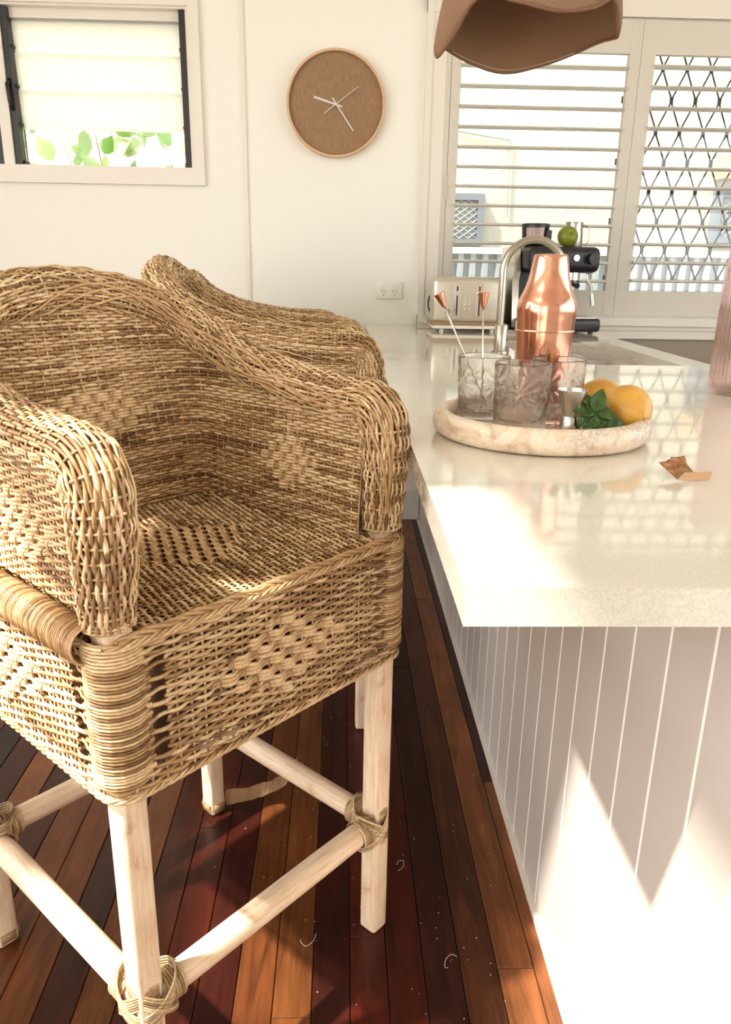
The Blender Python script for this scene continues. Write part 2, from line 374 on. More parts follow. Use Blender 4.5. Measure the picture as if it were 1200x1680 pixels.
def shutter(x0, x1, sl, sr, zs, tilt):
    bm = bmesh.new(); y0, y1 = WY-.012, WY+.018
    box(bm, x0, x0+sl, y0, y1, .968, 2.126); box(bm, x1-sr, x1, y0, y1, .968, 2.126)
    box(bm, x0+sl, x1-sr, y0+.001, y1-.001, .968, 1.074); box(bm, x0+sl, x1-sr, y0+.001, y1-.001, 2.003, 2.126)
    p = obj('shutter_panel', bm, 'shaded_shutter_paint', win2, bevel=.0015)
    base_me = None
    for z in zs:
        if base_me is None:
            bm = bmesh.new(); n = 12; L = x1-sr-.002-(x0+sl+.002)
            r0 = [bm.verts.new((-L/2, .040*math.cos(2*PI*k/n), .0068*math.sin(2*PI*k/n))) for k in range(n)]
            r1 = [bm.verts.new((L/2, .040*math.cos(2*PI*k/n), .0068*math.sin(2*PI*k/n))) for k in range(n)]
            for k in range(n): bm.faces.new((r0[k], r0[(k+1)%n], r1[(k+1)%n], r1[k]))
            bm.faces.new(r0[::-1]); bm.faces.new(r1)
            o = smooth_angle(obj('slat', bm, 'slat_paint', p)); base_me = o.data
        else:
            o = link('slat', base_me, None, p)
        o.location = ((x0+sl+x1-sr)/2, WY+.003, z); o.rotation_euler = (tilt, 0, 0)
    return p
shutter(.442, 1.2145, .040, .045, [1.113+.0762*i for i in range(12)], .06)
shutter(1.216, 1.998, .060, .05, [1.118+.0766*i for i in range(12)], .03)
boxo('hinge', (.434, .442, WY-.020, WY-.012, 1.44, 1.53), 'shaded_shutter_paint', win2, .001)
boxo('window_pane', (.44, 2.0, WY+.094, WY+.099, .965, 2.12), 'window_glass', win2)
# diamond security grille behind the right shutter
gr = empty('security_grille'); gr.parent = win2
W_, H_ = .1045, .244
zc = [1.125 + .122*k for k in range(9)]
for i in range(8):
    xx = 1.20 + i*W_; pts = []
    bm = bmesh.new()
    for side in (0, 1):
        pts = []
        for k, z in enumerate(zc):
            touch = (k % 2 == side)
            # the bar swings half a diamond between nodes
            x = xx + (0 if touch else (W_/2 if side == 0 else W_/2))
            x = xx + (W_/2 if k % 2 else 0) if side == 0 else xx + (W_/2 if k % 2 else W_)
            dx = .004 if side == 0 else -.004
            if side == 0: dx = -.0035 if k % 2 else .0035
            else: dx = .0035 if k % 2 else -.0035
            pts += [(x+dx, WY+.108, z-.012), (x+dx, WY+.108, z+.012)]
        tube(bm, pts, .0036, 6)
    obj('grille_bar', bm, 'grille_bronze', gr)
bm = bmesh.new()
for k, z in enumerate(zc):
    for i in range(9):
        x = 1.20 + i*W_ + (W_/2 if k % 2 else 0); box(bm, x-.007, x+.007, WY+.104, WY+.112, z-.013, z+.013)
obj('grille_clip', bm, 'grille_bronze', gr)

# ================================================================ OUTSIDE
struct(boxo('ground', (-12, 14, -12, 16, -.5, -.35), 'exterior_ground'))
nh = empty('neighbour_house', (1.5, 6.7, -.35)); tag(nh, 'cream rendered neighbouring house seen through the shutters', 'house')
def rel(b, o): l = o.location; return (b[0]-l.x, b[1]-l.x, b[2]-l.y, b[3]-l.y, b[4]-l.z, b[5]-l.z)
boxo('outer_wall', rel((-6, 8, 6.7, 6.9, -.35, 4.2), nh), 'exterior_wall', nh)
def far_window(x0, x1, z0, z1):
    bm = bmesh.new(); t = .05
    for b in ((x0,x1,z1-t,z1),(x0,x1,z0,z0+t),(x0,x0+t,z0+t,z1-t),(x1-t,x1,z0+t,z1-t)): box(bm, *rel((b[0], b[1], 6.62, 6.7, b[2], b[3]), nh))
    f = obj('window_frame', bm, 'bluegrey_frame', nh)
    boxo('pane', rel((x0+t, x1-t, 6.66, 6.67, z0+t, z1-t), nh), 'exterior_wall', f)
    bm = bmesh.new(); n = 6; h = z1-z0-2*t; wd = x1-x0-2*t
    for k in range(-n, n):
        for s in (1, -1):
            pts = []
            for q in (0, 1):
                x = (k/n + q)*1.0; zz = q
                X = x if s == 1 else 1-x
                pts.append((X, zz))
            (xa, za), (xb, zb) = pts
            lo, hi = 0, 1
            def cl(X0, Z0, X1, Z1):
                out = []
                for t_ in (0, 1):
                    out.append(None)
                ts = [0, 1]
                if X1 != X0:
                    ta, tb = sorted(((0-X0)/(X1-X0), (1-X0)/(X1-X0))); ts = [max(0, ta), min(1, tb)]
                return ts
            ts = cl(xa, za, xb, zb)
            if ts[1]-ts[0] < .05: continue
            P_ = [((xa+(xb-xa)*t_)*wd + x0+t - nh.location.x, 6.64-nh.location.y, (za+(zb-za)*t_)*h + z0+t - nh.location.z) for t_ in ts]
            tube(bm, P_, .006, 4)
    stuff(obj('window_mesh', bm, 'fence_steel', f))
far_window(.62, 1.14, 1.33, 1.72)
far_window(3.02, 3.5, 1.38, 1.78)
bm = bmesh.new(); box(bm, *rel((3.0, 3.3, 6.5, 6.7, 1.86, 2.02), nh)); obj('meter_box', bm, 'beige_box', nh)
bm = bmesh.new(); tube(bm, [tuple(np.array(p)-np.array(nh.location)) for p in ((1.34,6.68,1.55),(1.33,6.68,2.12),(.9,6.68,2.18))], .008, 5); obj('cable', bm, 'fence_steel', nh)
fe = empty('metal_fence', (2.5, 5.6, -.35)); tag(fe, 'pale blue-grey corrugated metal fence in front of the neighbouring house', 'fence')
bm = bmesh.new()
prof = []
for k in range(9):
    x = k*.085; prof += [(x, 0), (x+.012, .03), (x+.045, .03), (x+.057, 0)]
prof.append((.78, 0))
A = [bm.verts.new((x, -y, 0)) for x, y in prof]; B = [bm.verts.new((x, -y, 1.62)) for x, y in prof]
for i in range(len(prof)-1): bm.faces.new((A[i], A[i+1], B[i+1], B[i]))
fp = obj('fence_panel', bm, 'fence_steel', fe); fm = fp.data; fp.location = (-3.0, 0, 0)
for i in range(1, 9): o = link('fence_panel', fm, None, fe); o.location = (-3.0+i*.78, 0, 0)
boxo('top_rail', (-3.0, 4.1, -.04, .02, 1.60, 1.64), 'white_plastic', fe)
# leafy shrub behind the louvre window
sh = empty('garden_shrub', (-1.2, 4.9, -.35)); tag(sh, 'leafy green garden shrub behind the louvre window', 'shrub')
bm = bmesh.new()
for k in range(7):
    a_ = random.uniform(-.6, .6); tube(bm, [(0, 0, 0), (a_*.5, .05*k-.1, 1.2), (a_*1.3, .1*k-.3, 2.2)], [.012,.008,.003], 6)
obj('stem', bm, 'twig', sh)
bm = bmesh.new(); out = [(0,0),(.025,.012),(.045,.04),(.04,.075),(.018,.10),(0,.125),(-.018,.10),(-.04,.075),(-.045,.04),(-.025,.012)]
c0 = bm.verts.new((0,.06,.012)); vv = [bm.verts.new((x, y, -.012*abs(x)/.045)) for x, y in out]
for i in range(len(vv)): bm.faces.new((vv[i], vv[(i+1) % len(vv)], c0))
lf = obj('leaf', bm, 'garden_leaf', sh, True); lm_ = lf.data; first = True
for k in range(150):
    o = lf if first else link('leaf', lm_, None, sh); first = False
    left = random.random() < .3
    x = random.uniform(-1.6, -.42) if not left else random.uniform(-1.7, -.5)
    x = random.choice((random.uniform(-.35,.75), random.uniform(-.35,.75), random.uniform(-1.2,-.55)))
    o.location = (x, random.uniform(-.35, .3), random.uniform(1.7, 2.35)); s = random.uniform(.6, 1.6) if x > -.4 else random.uniform(.3,.7)
    o.scale = (s, s, s); o.rotation_euler = (random.uniform(.4, 2.2), random.uniform(-.8, .8), random.uniform(-PI, PI))

# ================================================================ ISLAND
BZ = .911; PX = .375
isl = empty('kitchen_island', (.7, 2.0, 0)); tag(isl, 'white kitchen island base clad in vertical grooved boards under the stone benchtop', 'island')
boxo('carcass', rel((PX+.014, 1.03, .60, WY-.02, 0, BZ-.036), isl), 'panel_paint', isl)
edges = [.584 + .0969*k for k in range(31)]
bd = None
def vboard(y0, y1, m='panel_paint'):
    bm = bmesh.new(); c = .0028; z0, z1 = .0, BZ-.036
    pr = [(.014, y0+.0004), (.004, y0+.0004), (0, y0+c), (0, y1-c), (.004, y1-.0004), (.014, y1-.0004)]
    A = [bm.verts.new((x, y, z0)) for x, y in pr]; B = [bm.verts.new((x, y, z1)) for x, y in pr]
    for i in range(len(pr)): j = (i+1) % len(pr); bm.faces.new((A[i], A[j], B[j], B[i]))
    bm.faces.new(A[::-1]); bm.faces.new(B)
    for f in bm.faces:
        c_ = f.calc_center_median()
        if c_.x < .0035 and (c_.y < y0+c or c_.y > y1-c): f.material_index = 1
    o = obj('panel_board', bm, m, isl); o.data.materials.append(M['groove_paint']); return o
bd = vboard(0, .0969); bd.location = (PX-isl.location.x, edges[0]-isl.location.y, 0)
for y in edges[1:-1]:
    if y+.0969 > WY-.02: break
    o = link('panel_board', bd.data, None, isl); o.location = (PX-isl.location.x, y-isl.location.y, 0)
boxo('end_panel', rel((PX+.001, 1.03, .40, .582, 0, BZ-.036), isl), 'trim_paint', isl)
boxo('floor_bead', rel((PX-.008, PX, .40, WY-.02, 0, .010), isl), 'trim_paint', isl, .002)

# benchtop with sink cut-out
bt = empty('benchtop', (.6, 2.0, BZ-.036)); tag(bt, 'cream stone benchtop running from the foreground to the back wall', 'benchtop')
def ring_prism(O, I, z0, z1):
    bm = bmesh.new(); ox0,ox1,oy0,oy1 = O; ix0,ix1,iy0,iy1 = I
    def q(x0,x1,y0,y1,x,y): return
    o = [(ox0,oy0),(ox1,oy0),(ox1,oy1),(ox0,oy1)]; i_ = [(ix0,iy0),(ix1,iy0),(ix1,iy1),(ix0,iy1)]
    V = {(a,z,k): bm.verts.new((p[0],p[1],z)) for a, L in (('o',o),('i',i_)) for z in (z0,z1) for k, p in enumerate(L)}
    for k in range(4):
        j = (k+1) % 4
        for z in (z0, z1): bm.faces.new((V['o',z,k], V['o',z,j], V['i',z,j], V['i',z,k]))
        for a in 'oi': bm.faces.new((V[a,z0,k], V[a,z0,j], V[a,z1,j], V[a,z1,k]))
    return bm
SX0, SX1, SY0, SY1 = .56, .962, 2.172, 2.87
O = (.106, 1.058, .599, WY-.003); bm = ring_prism((O[0]-.6, O[1]-.6, O[2]-2, O[3]-2), (SX0-.6, SX1-.6, SY0-2, SY1-2), 0, .036)
smooth_angle(obj('stone_slab', bm, 'quartz', bt, bevel=.0025, seg=2), .9)
# sink
sk = empty('sink', (.76, 2.52, .68)); tag(sk, 'undermounted stainless steel sink set into the benchtop', 'sink')
bm = bmesh.new(); x0,x1,y0,y1 = SX0-.76, SX1-.76, SY0-2.52, SY1-2.52; zt = BZ-.037-.68
bm2 = ring_prism((x0-.02, x1+.02, y0-.02, y1+.02), (x0-.002, x1+.002, y0-.002, y1+.002), 0, zt); obj('basin_wall', bm2, 'sink_steel', sk)
boxo('basin_floor', (x0-.001, x1+.001, y0-.001, y1+.001, 0, .004), 'sink_steel', sk)
# perforated tray resting over the sink
tr = empty('sink_tray', (.76, 2.66, .845)); tag(tr, 'shallow steel draining tray sitting in the sink behind the copper shaker', 'tray')
bm = bmesh.new(); box(bm, -.195, .10, -.17, .19, .030, .034); obj('tray_floor', bm, 'brushed_steel', tr)
bm = bmesh.new(); box(bm, .10, .104, -.21, .19, .03, .064); box(bm, -.195, .10, .186, .19, .034, .064); box(bm, .094, .16, -.213, -.209, .052, .064); obj('tray_side', bm, 'brushed_steel', tr)
boxo('tray_clip', (.075, .112, .17, .205, .055, .0665), 'chrome', tr, .002)

# ---------------------------------------------------------------- tap
tp = empty('kitchen_tap', (.502, 2.475, BZ)); tag(tp, 'brushed steel gooseneck kitchen tap beside the sink', 'tap')
bm = bmesh.new(); lathe(bm, [(.025,0),(.025,.004),(.0205,.006),(.0205,.083),(.019,.085)], 28); smooth_angle(obj('tap_body', bm, 'tap_steel', tp))
bm = bmesh.new(); pts = [(-.006,0,.08),(-.006,0,.22)] + [(-.006+.093-.093*math.cos(a), 0, .245+.093*math.sin(a)) for a in np.linspace(0, PI, 22)] + [(.18,0,.20)]
tube(bm, pts, .0118, 16); smooth_angle(obj('spout', bm, 'tap_steel', tp))
bm = bmesh.new(); tube(bm, [(.014,0,.052),(.072,-.004,.052)], .0165, 20); tube(bm, [(.045,0,.066),(.045,0,.098)], .003, 8); lv = smooth_angle(obj('lever', bm, 'tap_steel', tp))
bm = bmesh.new(); tube(bm, [(.046,-.001,.052),(.048,-.001,.052)], .0172, 20); obj('lever_seam', bm, 'dark_slot', lv)

# ---------------------------------------------------------------- toaster
ts = empty('toaster', (.52, 3.31, BZ)); tag(ts, 'brushed silver toaster with wood-look base band under the shutters', 'toaster')
def rbox(x0,x1,y0,y1,z0,z1,r,seg=4): bm = bmesh.new(); box(bm, x0,x1,y0,y1,z0,z1); bmesh.ops.bevel(bm, geom=bm.edges[:], offset=r, segments=seg, affect='EDGES', profile=.5); return bm
smooth_angle(obj('body', rbox(-.157,.147,-.09,.09,.034,.215,.022), 'toaster_metal', ts), .6)
smooth_angle(obj('base_band', rbox(-.155,.145,-.091,.091,.026,.040,.006), 'wood_strip', ts), .6)
smooth_angle(obj('base_plate', rbox(-.149,.139,-.086,.086,.012,.027,.005), 'white_plastic', ts), .6)
for sx in (-.11,.10):
    for sy in (-.06,.06):
        bm = bmesh.new(); lathe(bm, [(.009,0),(.009,.013)], 14, (sx, sy, 0)); obj('foot', bm, 'white_plastic', ts)
for sx in (-.055, .035):
    bm = bmesh.new()
    def stad(wd, z0, z1, y0, y1):
        P_ = [(sx+wd*math.cos(a), z1-wd+wd*math.sin(a)) for a in np.linspace(0,PI,9)] + [(sx+wd*math.cos(a), z0+wd+wd*math.sin(a)) for a in np.linspace(PI,2*PI,9)]
        A = [bm.verts.new((x, y0, z)) for x, z in P_]; B = [bm.verts.new((x, y1, z)) for x, z in P_]
        for i in range(len(P_)): j = (i+1)%len(P_); bm.faces.new((A[i],A[j],B[j],B[i]))
        bm.faces.new(A); bm.faces.new(B)
    stad(.0145, .058, .190, -.094, -.088); pl = obj('lever_surround', bm, 'chrome', ts)
    bm = bmesh.new(); box(bm, sx-.003, sx+.003, -.0955, -.094, .066, .180); obj('lever_slot', bm, 'dark_slot', pl)
    bm = bmesh.new(); tube(bm, [(sx,-.094,.153),(sx,-.112,.153)], .0095, 18); smooth_angle(obj('lever_knob', bm, 'chrome', pl))
for i in range(2):
    for j in range(3):
        bm = bmesh.new(); tube(bm, [(-.022+.019*i,-.089,.092+.017*j),(-.022+.019*i,-.0925,.092+.017*j)], .0052, 14); smooth_angle(obj('button', bm, 'chrome', ts))
bm = bmesh.new(); tube(bm, [(-.090,-.089,.080),(-.090,-.096,.080)], .0125, 20); smooth_angle(obj('dial', bm, 'chrome', ts))
bm = bmesh.new(); tube(bm, [tuple(p) for p in catmull([(-.142,.04,.148),(-.158,.0,.135),(-.164,-.03,.10),(-.150,-.02,.062),(-.14,.03,.045)], 6)], .003, 8); obj('cord', bm, 'black_plastic', ts, True)

# ---------------------------------------------------------------- coffee machine
cm = empty('coffee_machine', (.87, 3.33, BZ), .12); tag(cm, 'black espresso machine with side grinder at the end of the benchtop', 'coffee machine')
bm = rbox(-.145,.155,-.13,.13,.238,.338,.028,5); smooth_angle(obj('head', bm, 'black_plastic', cm), .6)
bm = bmesh.new(); box(bm, -.165,.06,.0,.13,.02,.25)
for v_ in bm.verts:
    if v_.co.z < .1 and v_.co.x < -.1: v_.co.x -= .0
smooth_angle(obj('body', bm, 'black_plastic', cm, bevel=.012), .6)
bm = bmesh.new(); pr = [(-.06,.02),(.13,.02),(.13,.335),(-.02,.335),(-.045,.24),(-.03,.2)]
A = [bm.verts.new((-.178, y, z)) for y, z in pr]; B = [bm.verts.new((-.150, y, z)) for y, z in pr]
for i in range(len(pr)): j = (i+1)%len(pr); bm.faces.new((A[i],A[j],B[j],B[i]))
bm.faces.new(A); bm.faces.new(B); smooth_angle(obj('side_panel', bm, 'brushed_steel', cm, bevel=.004), .6)
smooth_angle(obj('drip_tray', rbox(-.16,.17,-.15,.13,.008,.062,.014), 'black_plastic', cm), .6)
boxo('drip_grid', (-.13,.15,-.14,-.01,.0615,.066), 'brushed_steel', cm, .002)
for sx in (-.13,.14):
    bm = bmesh.new(); lathe(bm, [(.01,0),(.01,.01)], 12, (sx, -.12, 0)); obj('foot', bm, 'black_plastic', cm)
bm = bmesh.new(); lathe(bm, [(.033,0),(.033,.028),(.03,.03)], 24, (.055,-.075,.211)); smooth_angle(obj('group_head', bm, 'chrome', cm))
bm = bmesh.new(); lathe(bm, [(.030,0),(.034,.004),(.034,.02)], 24, (.055,-.075,.188)); tube(bm, [(.055,-.10,.2),(.03,-.20,.19)], .011, 12); tube(bm, [(.055,-.075,.19),(.055,-.075,.165)], .008, 10); smooth_angle(obj('portafilter', bm, 'black_plastic', cm))
bm = bmesh.new(); tube(bm, [(.115,-.09,.245),(.118,-.10,.205),(.126,-.115,.19),(.135,-.125,.12)], [.006,.006,.005,.005], 10); st = smooth_angle(obj('steam_wand', bm, 'chrome', cm))
bm = bmesh.new(); tube(bm, [(.130,-.12,.155),(.136,-.126,.112)], .0085, 10); smooth_angle(obj('wand_tip', bm, 'brushed_steel', st))
bm = bmesh.new(); box(bm, .02, .085, -.0, .002, .066, .24); obj('backsplash', bm, 'black_metal', cm)
bm = bmesh.new(); tube(bm, [(.045,-.129,.295),(.045,-.137,.295)], .012, 20); smooth_angle(obj('button', bm, 'chrome', cm))
bm = bmesh.new(); tube(bm, [(.112,-.129,.293),(.112,-.155,.293)], .022, 24); smooth_angle(obj('dial', bm, 'black_plastic', cm))
bm = bmesh.new(); lathe(bm, [(.040,0),(.052,.012),(.056,.075)], 30, (-.085,.0,.338), True, False); hp = smooth_angle(obj('bean_hopper', bm, 'hopper_glass', cm))
bm = bmesh.new(); lathe(bm, [(.058,.0),(.058,.008),(.054,.012)], 30, (-.085,0,.413)); smooth_angle(obj('hopper_lid', bm, 'black_plastic', hp))
boxo('hopper_tab', (-.055,-.035,-.054,-.040,.365,.400), 'black_plastic', hp, .003)
# jug and fruit on top
jg = empty('milk_jug', (.955, 3.36, BZ+.338)); tag(jg, 'small steel milk jug on top of the coffee machine', 'jug')
bm = bmesh.new(); lathe(bm, [(.036,0),(.038,.004),(.037,.05),(.034,.085),(.036,.098),(.034,.098),(.032,.085),(.034,.05),(.034,.006)], 30); smooth_angle(obj('body', bm, 'brushed_steel', jg))
bm = bmesh.new(); tube(bm, [tuple(p) for p in catmull([(.034,0,.085),(.06,0,.08),(.067,0,.05),(.062,0,.02),(.05,0,.012)], 5)], .0028, 8); smooth_angle(obj('handle', bm, 'brushed_steel', jg))
bm = bmesh.new(); bmesh.ops.create_uvsphere(bm, u_segments=28, v_segments=18, radius=.041)
for v_ in bm.verts:
    v_.co.z *= .96; v_.co.z -= .012*math.exp(-((v_.co.x/.012)**2+(v_.co.y/.012)**2))*(1 if v_.co.z > 0 else -1)
gf = obj('green_fruit', bm, 'green_fruit_skin', None, True); gf.location = (.905, 3.265, BZ+.338+.039); gf.rotation_euler = (1.1, .3, 0)
tag(gf, 'round yellow-green fruit on the coffee machine leaning by the milk jug', 'fruit')
bm = bmesh.new(); tube(bm, [(0,0,.026),(.002,0,.038)], .002, 6); obj('fruit_stem', bm, 'twig', gf)

# ================================================================ DRINKS TRAY
TC = (.322, 1.228)
tr2 = empty('stone_tray', (*TC, BZ)); tag(tr2, 'round beige stone serving tray with thick rounded rim on the benchtop', 'tray')
TZ = .013
bm = bmesh.new(); prof = [(.150,0),(.158,.001)] + [(.1575+.0155*math.cos(a), .0205+.0195*math.sin(a)) for a in np.linspace(-1.45, PI-.25, 16)] + [(.145,TZ+.001),(.143,TZ)]
lathe(bm, prof, 96); smooth_angle(obj('tray_body', bm, 'travertine', tr2), .9)

def make_glass():
    root = empty('cut_glass_tumbler'); n = 128; H = .105
    zs = [0, .0025, .006] + [.006+.0965*k/44 for k in range(1, 45)] + [.105]
    stars = [(a, .062) for a in np.linspace(0, 2*PI, 5)[:-1]]
    def relief(a, z):
        d = 0
        for sa, sz in stars:
            da = (a-sa+PI) % (2*PI) - PI; x = da*.042; y = z-sz; r = math.hypot(x, y)
            if r < .036:
                th = math.atan2(y, x); p = abs(math.cos(th*5.5)); 
                d -= .0022*(max(0, p-.35)/.65)*math.exp(-((r-.016)/.014)**2) 
                d += .0008*math.exp(-(r/.003)**2)
            da2 = (a-sa-PI/4+PI) % (2*PI) - PI; x2 = da2*.042; y2 = z-.034; r2 = math.hypot(x2, y2)
            if r2 < .022:
                th = math.atan2(y2, x2); d -= .0016*abs(math.sin(th*4))*math.exp(-((r2-.011)/.008)**2)
        if z < .024: d -= .0010*(.5+.5*math.cos(a*36))*min(1, max(0, (.024-z)/.004))*min(1, z/.002)
        return d
    bm = bmesh.new(); rings = []
    for z in zs:
        r = .0405 + .0030*z/H - (.0015 if z < .001 else 0) - (.0008 if z > .104 else 0)
        rings.append([bm.verts.new(((r+relief(2*PI*k/n, z))*math.cos(2*PI*k/n), (r+relief(2*PI*k/n, z))*math.sin(2*PI*k/n), z)) for k in range(n)])
    inn = [(.0418,.105),(.0412,.1035),(.0385,.05),(.0365,.022),(.033,.016),(.02,.0145),(.006,.014)]
    for r, z in inn: rings.append([bm.verts.new((r*math.cos(2*PI*k/n), r*math.sin(2*PI*k/n), z)) for k in range(n)])
    for A, B in zip(rings, rings[1:]):
        for k in range(n): bm.faces.new((A[k], A[(k+1)%n], B[(k+1)%n], B[k]))
    bm.faces.new(rings[0][::-1]); bm.faces.new(rings[-1])
    g = obj('glass_body', bm, 'cut_glass', root, True)
    return root, g
ZT = BZ+TZ+.0005
gl, gb = make_glass()
gspots = [((.237,1.290), .4, 'cut-glass tumbler holding the copper stirrers, left rear on the tray'),
          ((.281,1.198), 1.25, 'frontmost cut-glass tumbler on the tray, overlapping the other two'),
          ((.353,1.256), .9, 'cut-glass tumbler directly in front of the copper shaker')]
for i, ((x, y), a_, lb) in enumerate(gspots):
    if i == 0: r = gl
    else:
        r = gl.copy(); COL.objects.link(r); c_ = gb.copy(); COL.objects.link(c_); c_.parent = r
    r.location = (x, y, ZT); r.rotation_euler = (0, 0, a_); tag(r, lb, 'glass', 'cut-glass tumblers on the tray')
# stirrers
def stirrer(top, bot, lb):
    top, bot = Vector(top), Vector(bot); d = (top-bot); L = d.length
    r = empty('drink_stirrer', bot); r.rotation_euler = d.to_track_quat('Z', 'Y').to_euler(); tag(r, lb, 'stirrer', 'copper-topped drink stirrers')
    bm = bmesh.new(); tube(bm, [(0,0,0),(0,0,L-.02)], .0016, 8); obj('rod', bm, 'chrome', r, True)
    bm = bmesh.new(); lathe(bm, [(.003,L-.024),(.004,L-.0215),(.0092,L-.001),(.0085,L)], 24); smooth_angle(obj('copper_cap', bm, 'copper', r))
stirrer((.1575,1.298,1.127), (.247,1.288,ZT+.0165), 'copper-capped stirrer leaning left in the rear left tumbler')
stirrer((.231,1.300,1.129), (.236,1.283,ZT+.0165), 'copper-capped stirrer standing upright in the rear left tumbler')
# copper shaker
skr = empty('cocktail_shaker', (.347, 1.341, ZT)); tag(skr, 'polished copper cocktail shaker standing at the back of the tray', 'shaker')
bm = bmesh.new(); lathe(bm, [(.026,0),(.029,.001),(.031,.006),(.0405,.06),(.0455,.10),(.0485,.142),(.0495,.143),(.0492,.1445),(.047,.1445)], 64); smooth_angle(obj('shaker_base', bm, 'copper', skr))
bm = bmesh.new(); pr = catmull([(.0478,.143),(.0487,.160),(.0500,.178),(.0475,.192),(.0395,.210),(.0335,.230),(.0300,.250),(.0278,.262),(.0262,.2645),(.0240,.2655),(.008,.266)], 4)
lathe(bm, [tuple(p) for p in pr], 64); smooth_angle(obj('shaker_top', bm, 'copper', skr))
# jigger
jgr = empty('jigger', (.352, 1.150, ZT)); tag(jgr, 'small brushed steel double jigger at the front of the tray', 'jigger')
jgr.location = (.350, 1.158, ZT)
bm = bmesh.new(); lathe(bm, [(.0185,.0),(.0190,.001),(.0122,.029),(.0118,.030)], 40); smooth_angle(obj('lower_cup', bm, 'brushed_steel', jgr))
bm = bmesh.new(); lathe(bm, [(.0118,.030),(.0125,.0315),(.0222,.068),(.0225,.070),(.0213,.070),(.0205,.066),(.011,.034)], 40); smooth_angle(obj('upper_cup', bm, 'brushed_steel', jgr))
# lemons
def lemon(loc, rot, sc_, lb):
    bm = bmesh.new(); bmesh.ops.create_uvsphere(bm, u_segments=40, v_segments=28, radius=.036)
    for v_ in bm.verts:
        z = v_.co.z/.036; rr = math.hypot(v_.co.x, v_.co.y)
        v_.co.z = .040*z + (.006*math.exp(-(rr/.008)**2) if z > 0 else -.002*math.exp(-(rr/.008)**2))
        k = 1+.012*math.sin(3*v_.co.x/.012)*math.cos(2*v_.co.y/.013); v_.co.x *= k; v_.co.y *= k
    o = obj('lemon', bm, 'lemon_skin', None, True); o.location = loc; o.rotation_euler = rot; o.scale = (sc_,)*3; tag(o, lb, 'lemon', 'lemons on the tray')
    bm = bmesh.new(); lathe(bm, [(.0022,.0448),(.0018,.0466),(.0008,.0468)], 8); obj('nub', bm, 'twig', o)
lemon((.447,1.186,ZT+.0375), (1.75,.0,.25), 1.0, 'front lemon, its tip facing out, on the right side of the tray')
lemon((.429,1.270,ZT+.0355), (.4,1.2,.3), .97, 'rear lemon half hidden behind the basil and the front lemon')
# basil
bs = empty('basil_sprig', (.381, 1.142, ZT)); tag(bs, 'sprig of fresh green basil leaves leaning on the front lemon', 'herb')
def leafmesh(L, W, cup=.25, curl=.35, nu=9, nv=7, serr=0):
    bm = bmesh.new(); g = []
    for i in range(nu):
        t = i/(nu-1); wd = W*(math.sin(PI*min(1, t**.75*1.0))**.8 if 0 < t < 1 else 0.02)
        row = []
        for j in range(nv):
            s = j/(nv-1)*2-1; x = s*wd; y = t*L; z = -cup*abs(s)**1.4*wd*-1 - curl*L*(t**2) + .0016*math.sin(t*14)*(1-abs(s))*abs(s)*4
            row.append(bm.verts.new((x, y, z)))
        g.append(row)
    for i in range(nu-1):
        for j in range(nv-1): bm.faces.new((g[i][j], g[i][j+1], g[i+1][j+1], g[i+1][j]))
    return bm
for (st_, D, L, W, n_) in (((0,0,.040),(.35,.2,.9),.037,.0125,(0,-.9,.4)), ((0,.002,.040),(-.35,.25,.9),.028,.009,(.2,-.9,.3)), ((0,0,.040),(-.95,-.1,.12),.032,.013,(0,-.6,.8)),
        ((0,0,.040),(.85,-.1,-.10),.036,.013,(.1,-.6,.8)), ((0,-.002,.038),(-.42,-.30,-.75),.032,.014,(-.2,-.9,.4)), ((.002,-.002,.036),(.12,-.40,-.75),.030,.013,(0,-.9,.45)),
        ((.016,-.002,.026),(.9,-.12,-.30),.040,.0135,(.1,-.8,.6)), ((-.002,-.002,.034),(-.85,-.2,-.45),.028,.011,(0,-.8,.6)), ((.004,-.004,.030),(.55,-.3,-.6),.030,.011,(.1,-.8,.5))):
    D = Vector(D).normalized(); n_ = Vector(n_); X_ = D.cross(n_).normalized(); Z_ = X_.cross(D)
    o = obj('basil_leaf', leafmesh(L, W, .22, .18), 'basil_leaf', bs, True); o.matrix_local = Matrix(((X_.x,D.x,Z_.x,st_[0]),(X_.y,D.y,Z_.y,st_[1]),(X_.z,D.z,Z_.z,st_[2]),(0,0,0,1)))
    md = o.modifiers.new('s', 'SOLIDIFY'); md.thickness = .0007
bm = bmesh.new(); tube(bm, [(.006,.006,.003),(.002,.002,.02),(.002,.001,.042)], .0015, 8); obj('stem', bm, 'basil_leaf', bs, True)
# dry leaf scrap
dl = empty('dry_leaf_scrap', (.448, .962, BZ)); tag(dl, 'crumpled brown dry leaf scrap lying right of the tray', 'leaf')
def crumple(pts, m, nm):
    bm = bmesh.new(); V = [bm.verts.new(p) for p in pts]; c = bm.verts.new(tuple(np.mean(pts, axis=0)+np.array([.001,0,.0015])))
    for i in range(len(V)): bm.faces.new((V[i], V[(i+1) % len(V)], c))
    bmesh.ops.subdivide_edges(bm, edges=bm.edges[:], cuts=2)
    for v_ in bm.verts: v_.co += Vector((random.uniform(-.0008,.0008), random.uniform(-.001,.001), random.uniform(0,.0014)))
    o = obj(nm, bm, m, dl, False); md = o.modifiers.new('s', 'SOLIDIFY'); md.thickness = .0006
crumple([(-.016,-.016,.002),(-.030,.012,.016),(-.018,.016,.018),(-.012,.018,.022),(.006,.020,.024),(.008,.008,.012),(.014,.002,.006),(-.002,-.010,.002)], 'dry_leaf', 'curled_piece')
crumple([(-.015,-.017,.001),(-.004,-.006,.007),(.006,-.004,.008),(.016,-.004,.008),(.034,-.008,.010),(.026,-.017,.002),(.010,-.019,.001)], 'pale_dry_leaf', 'flat_piece')

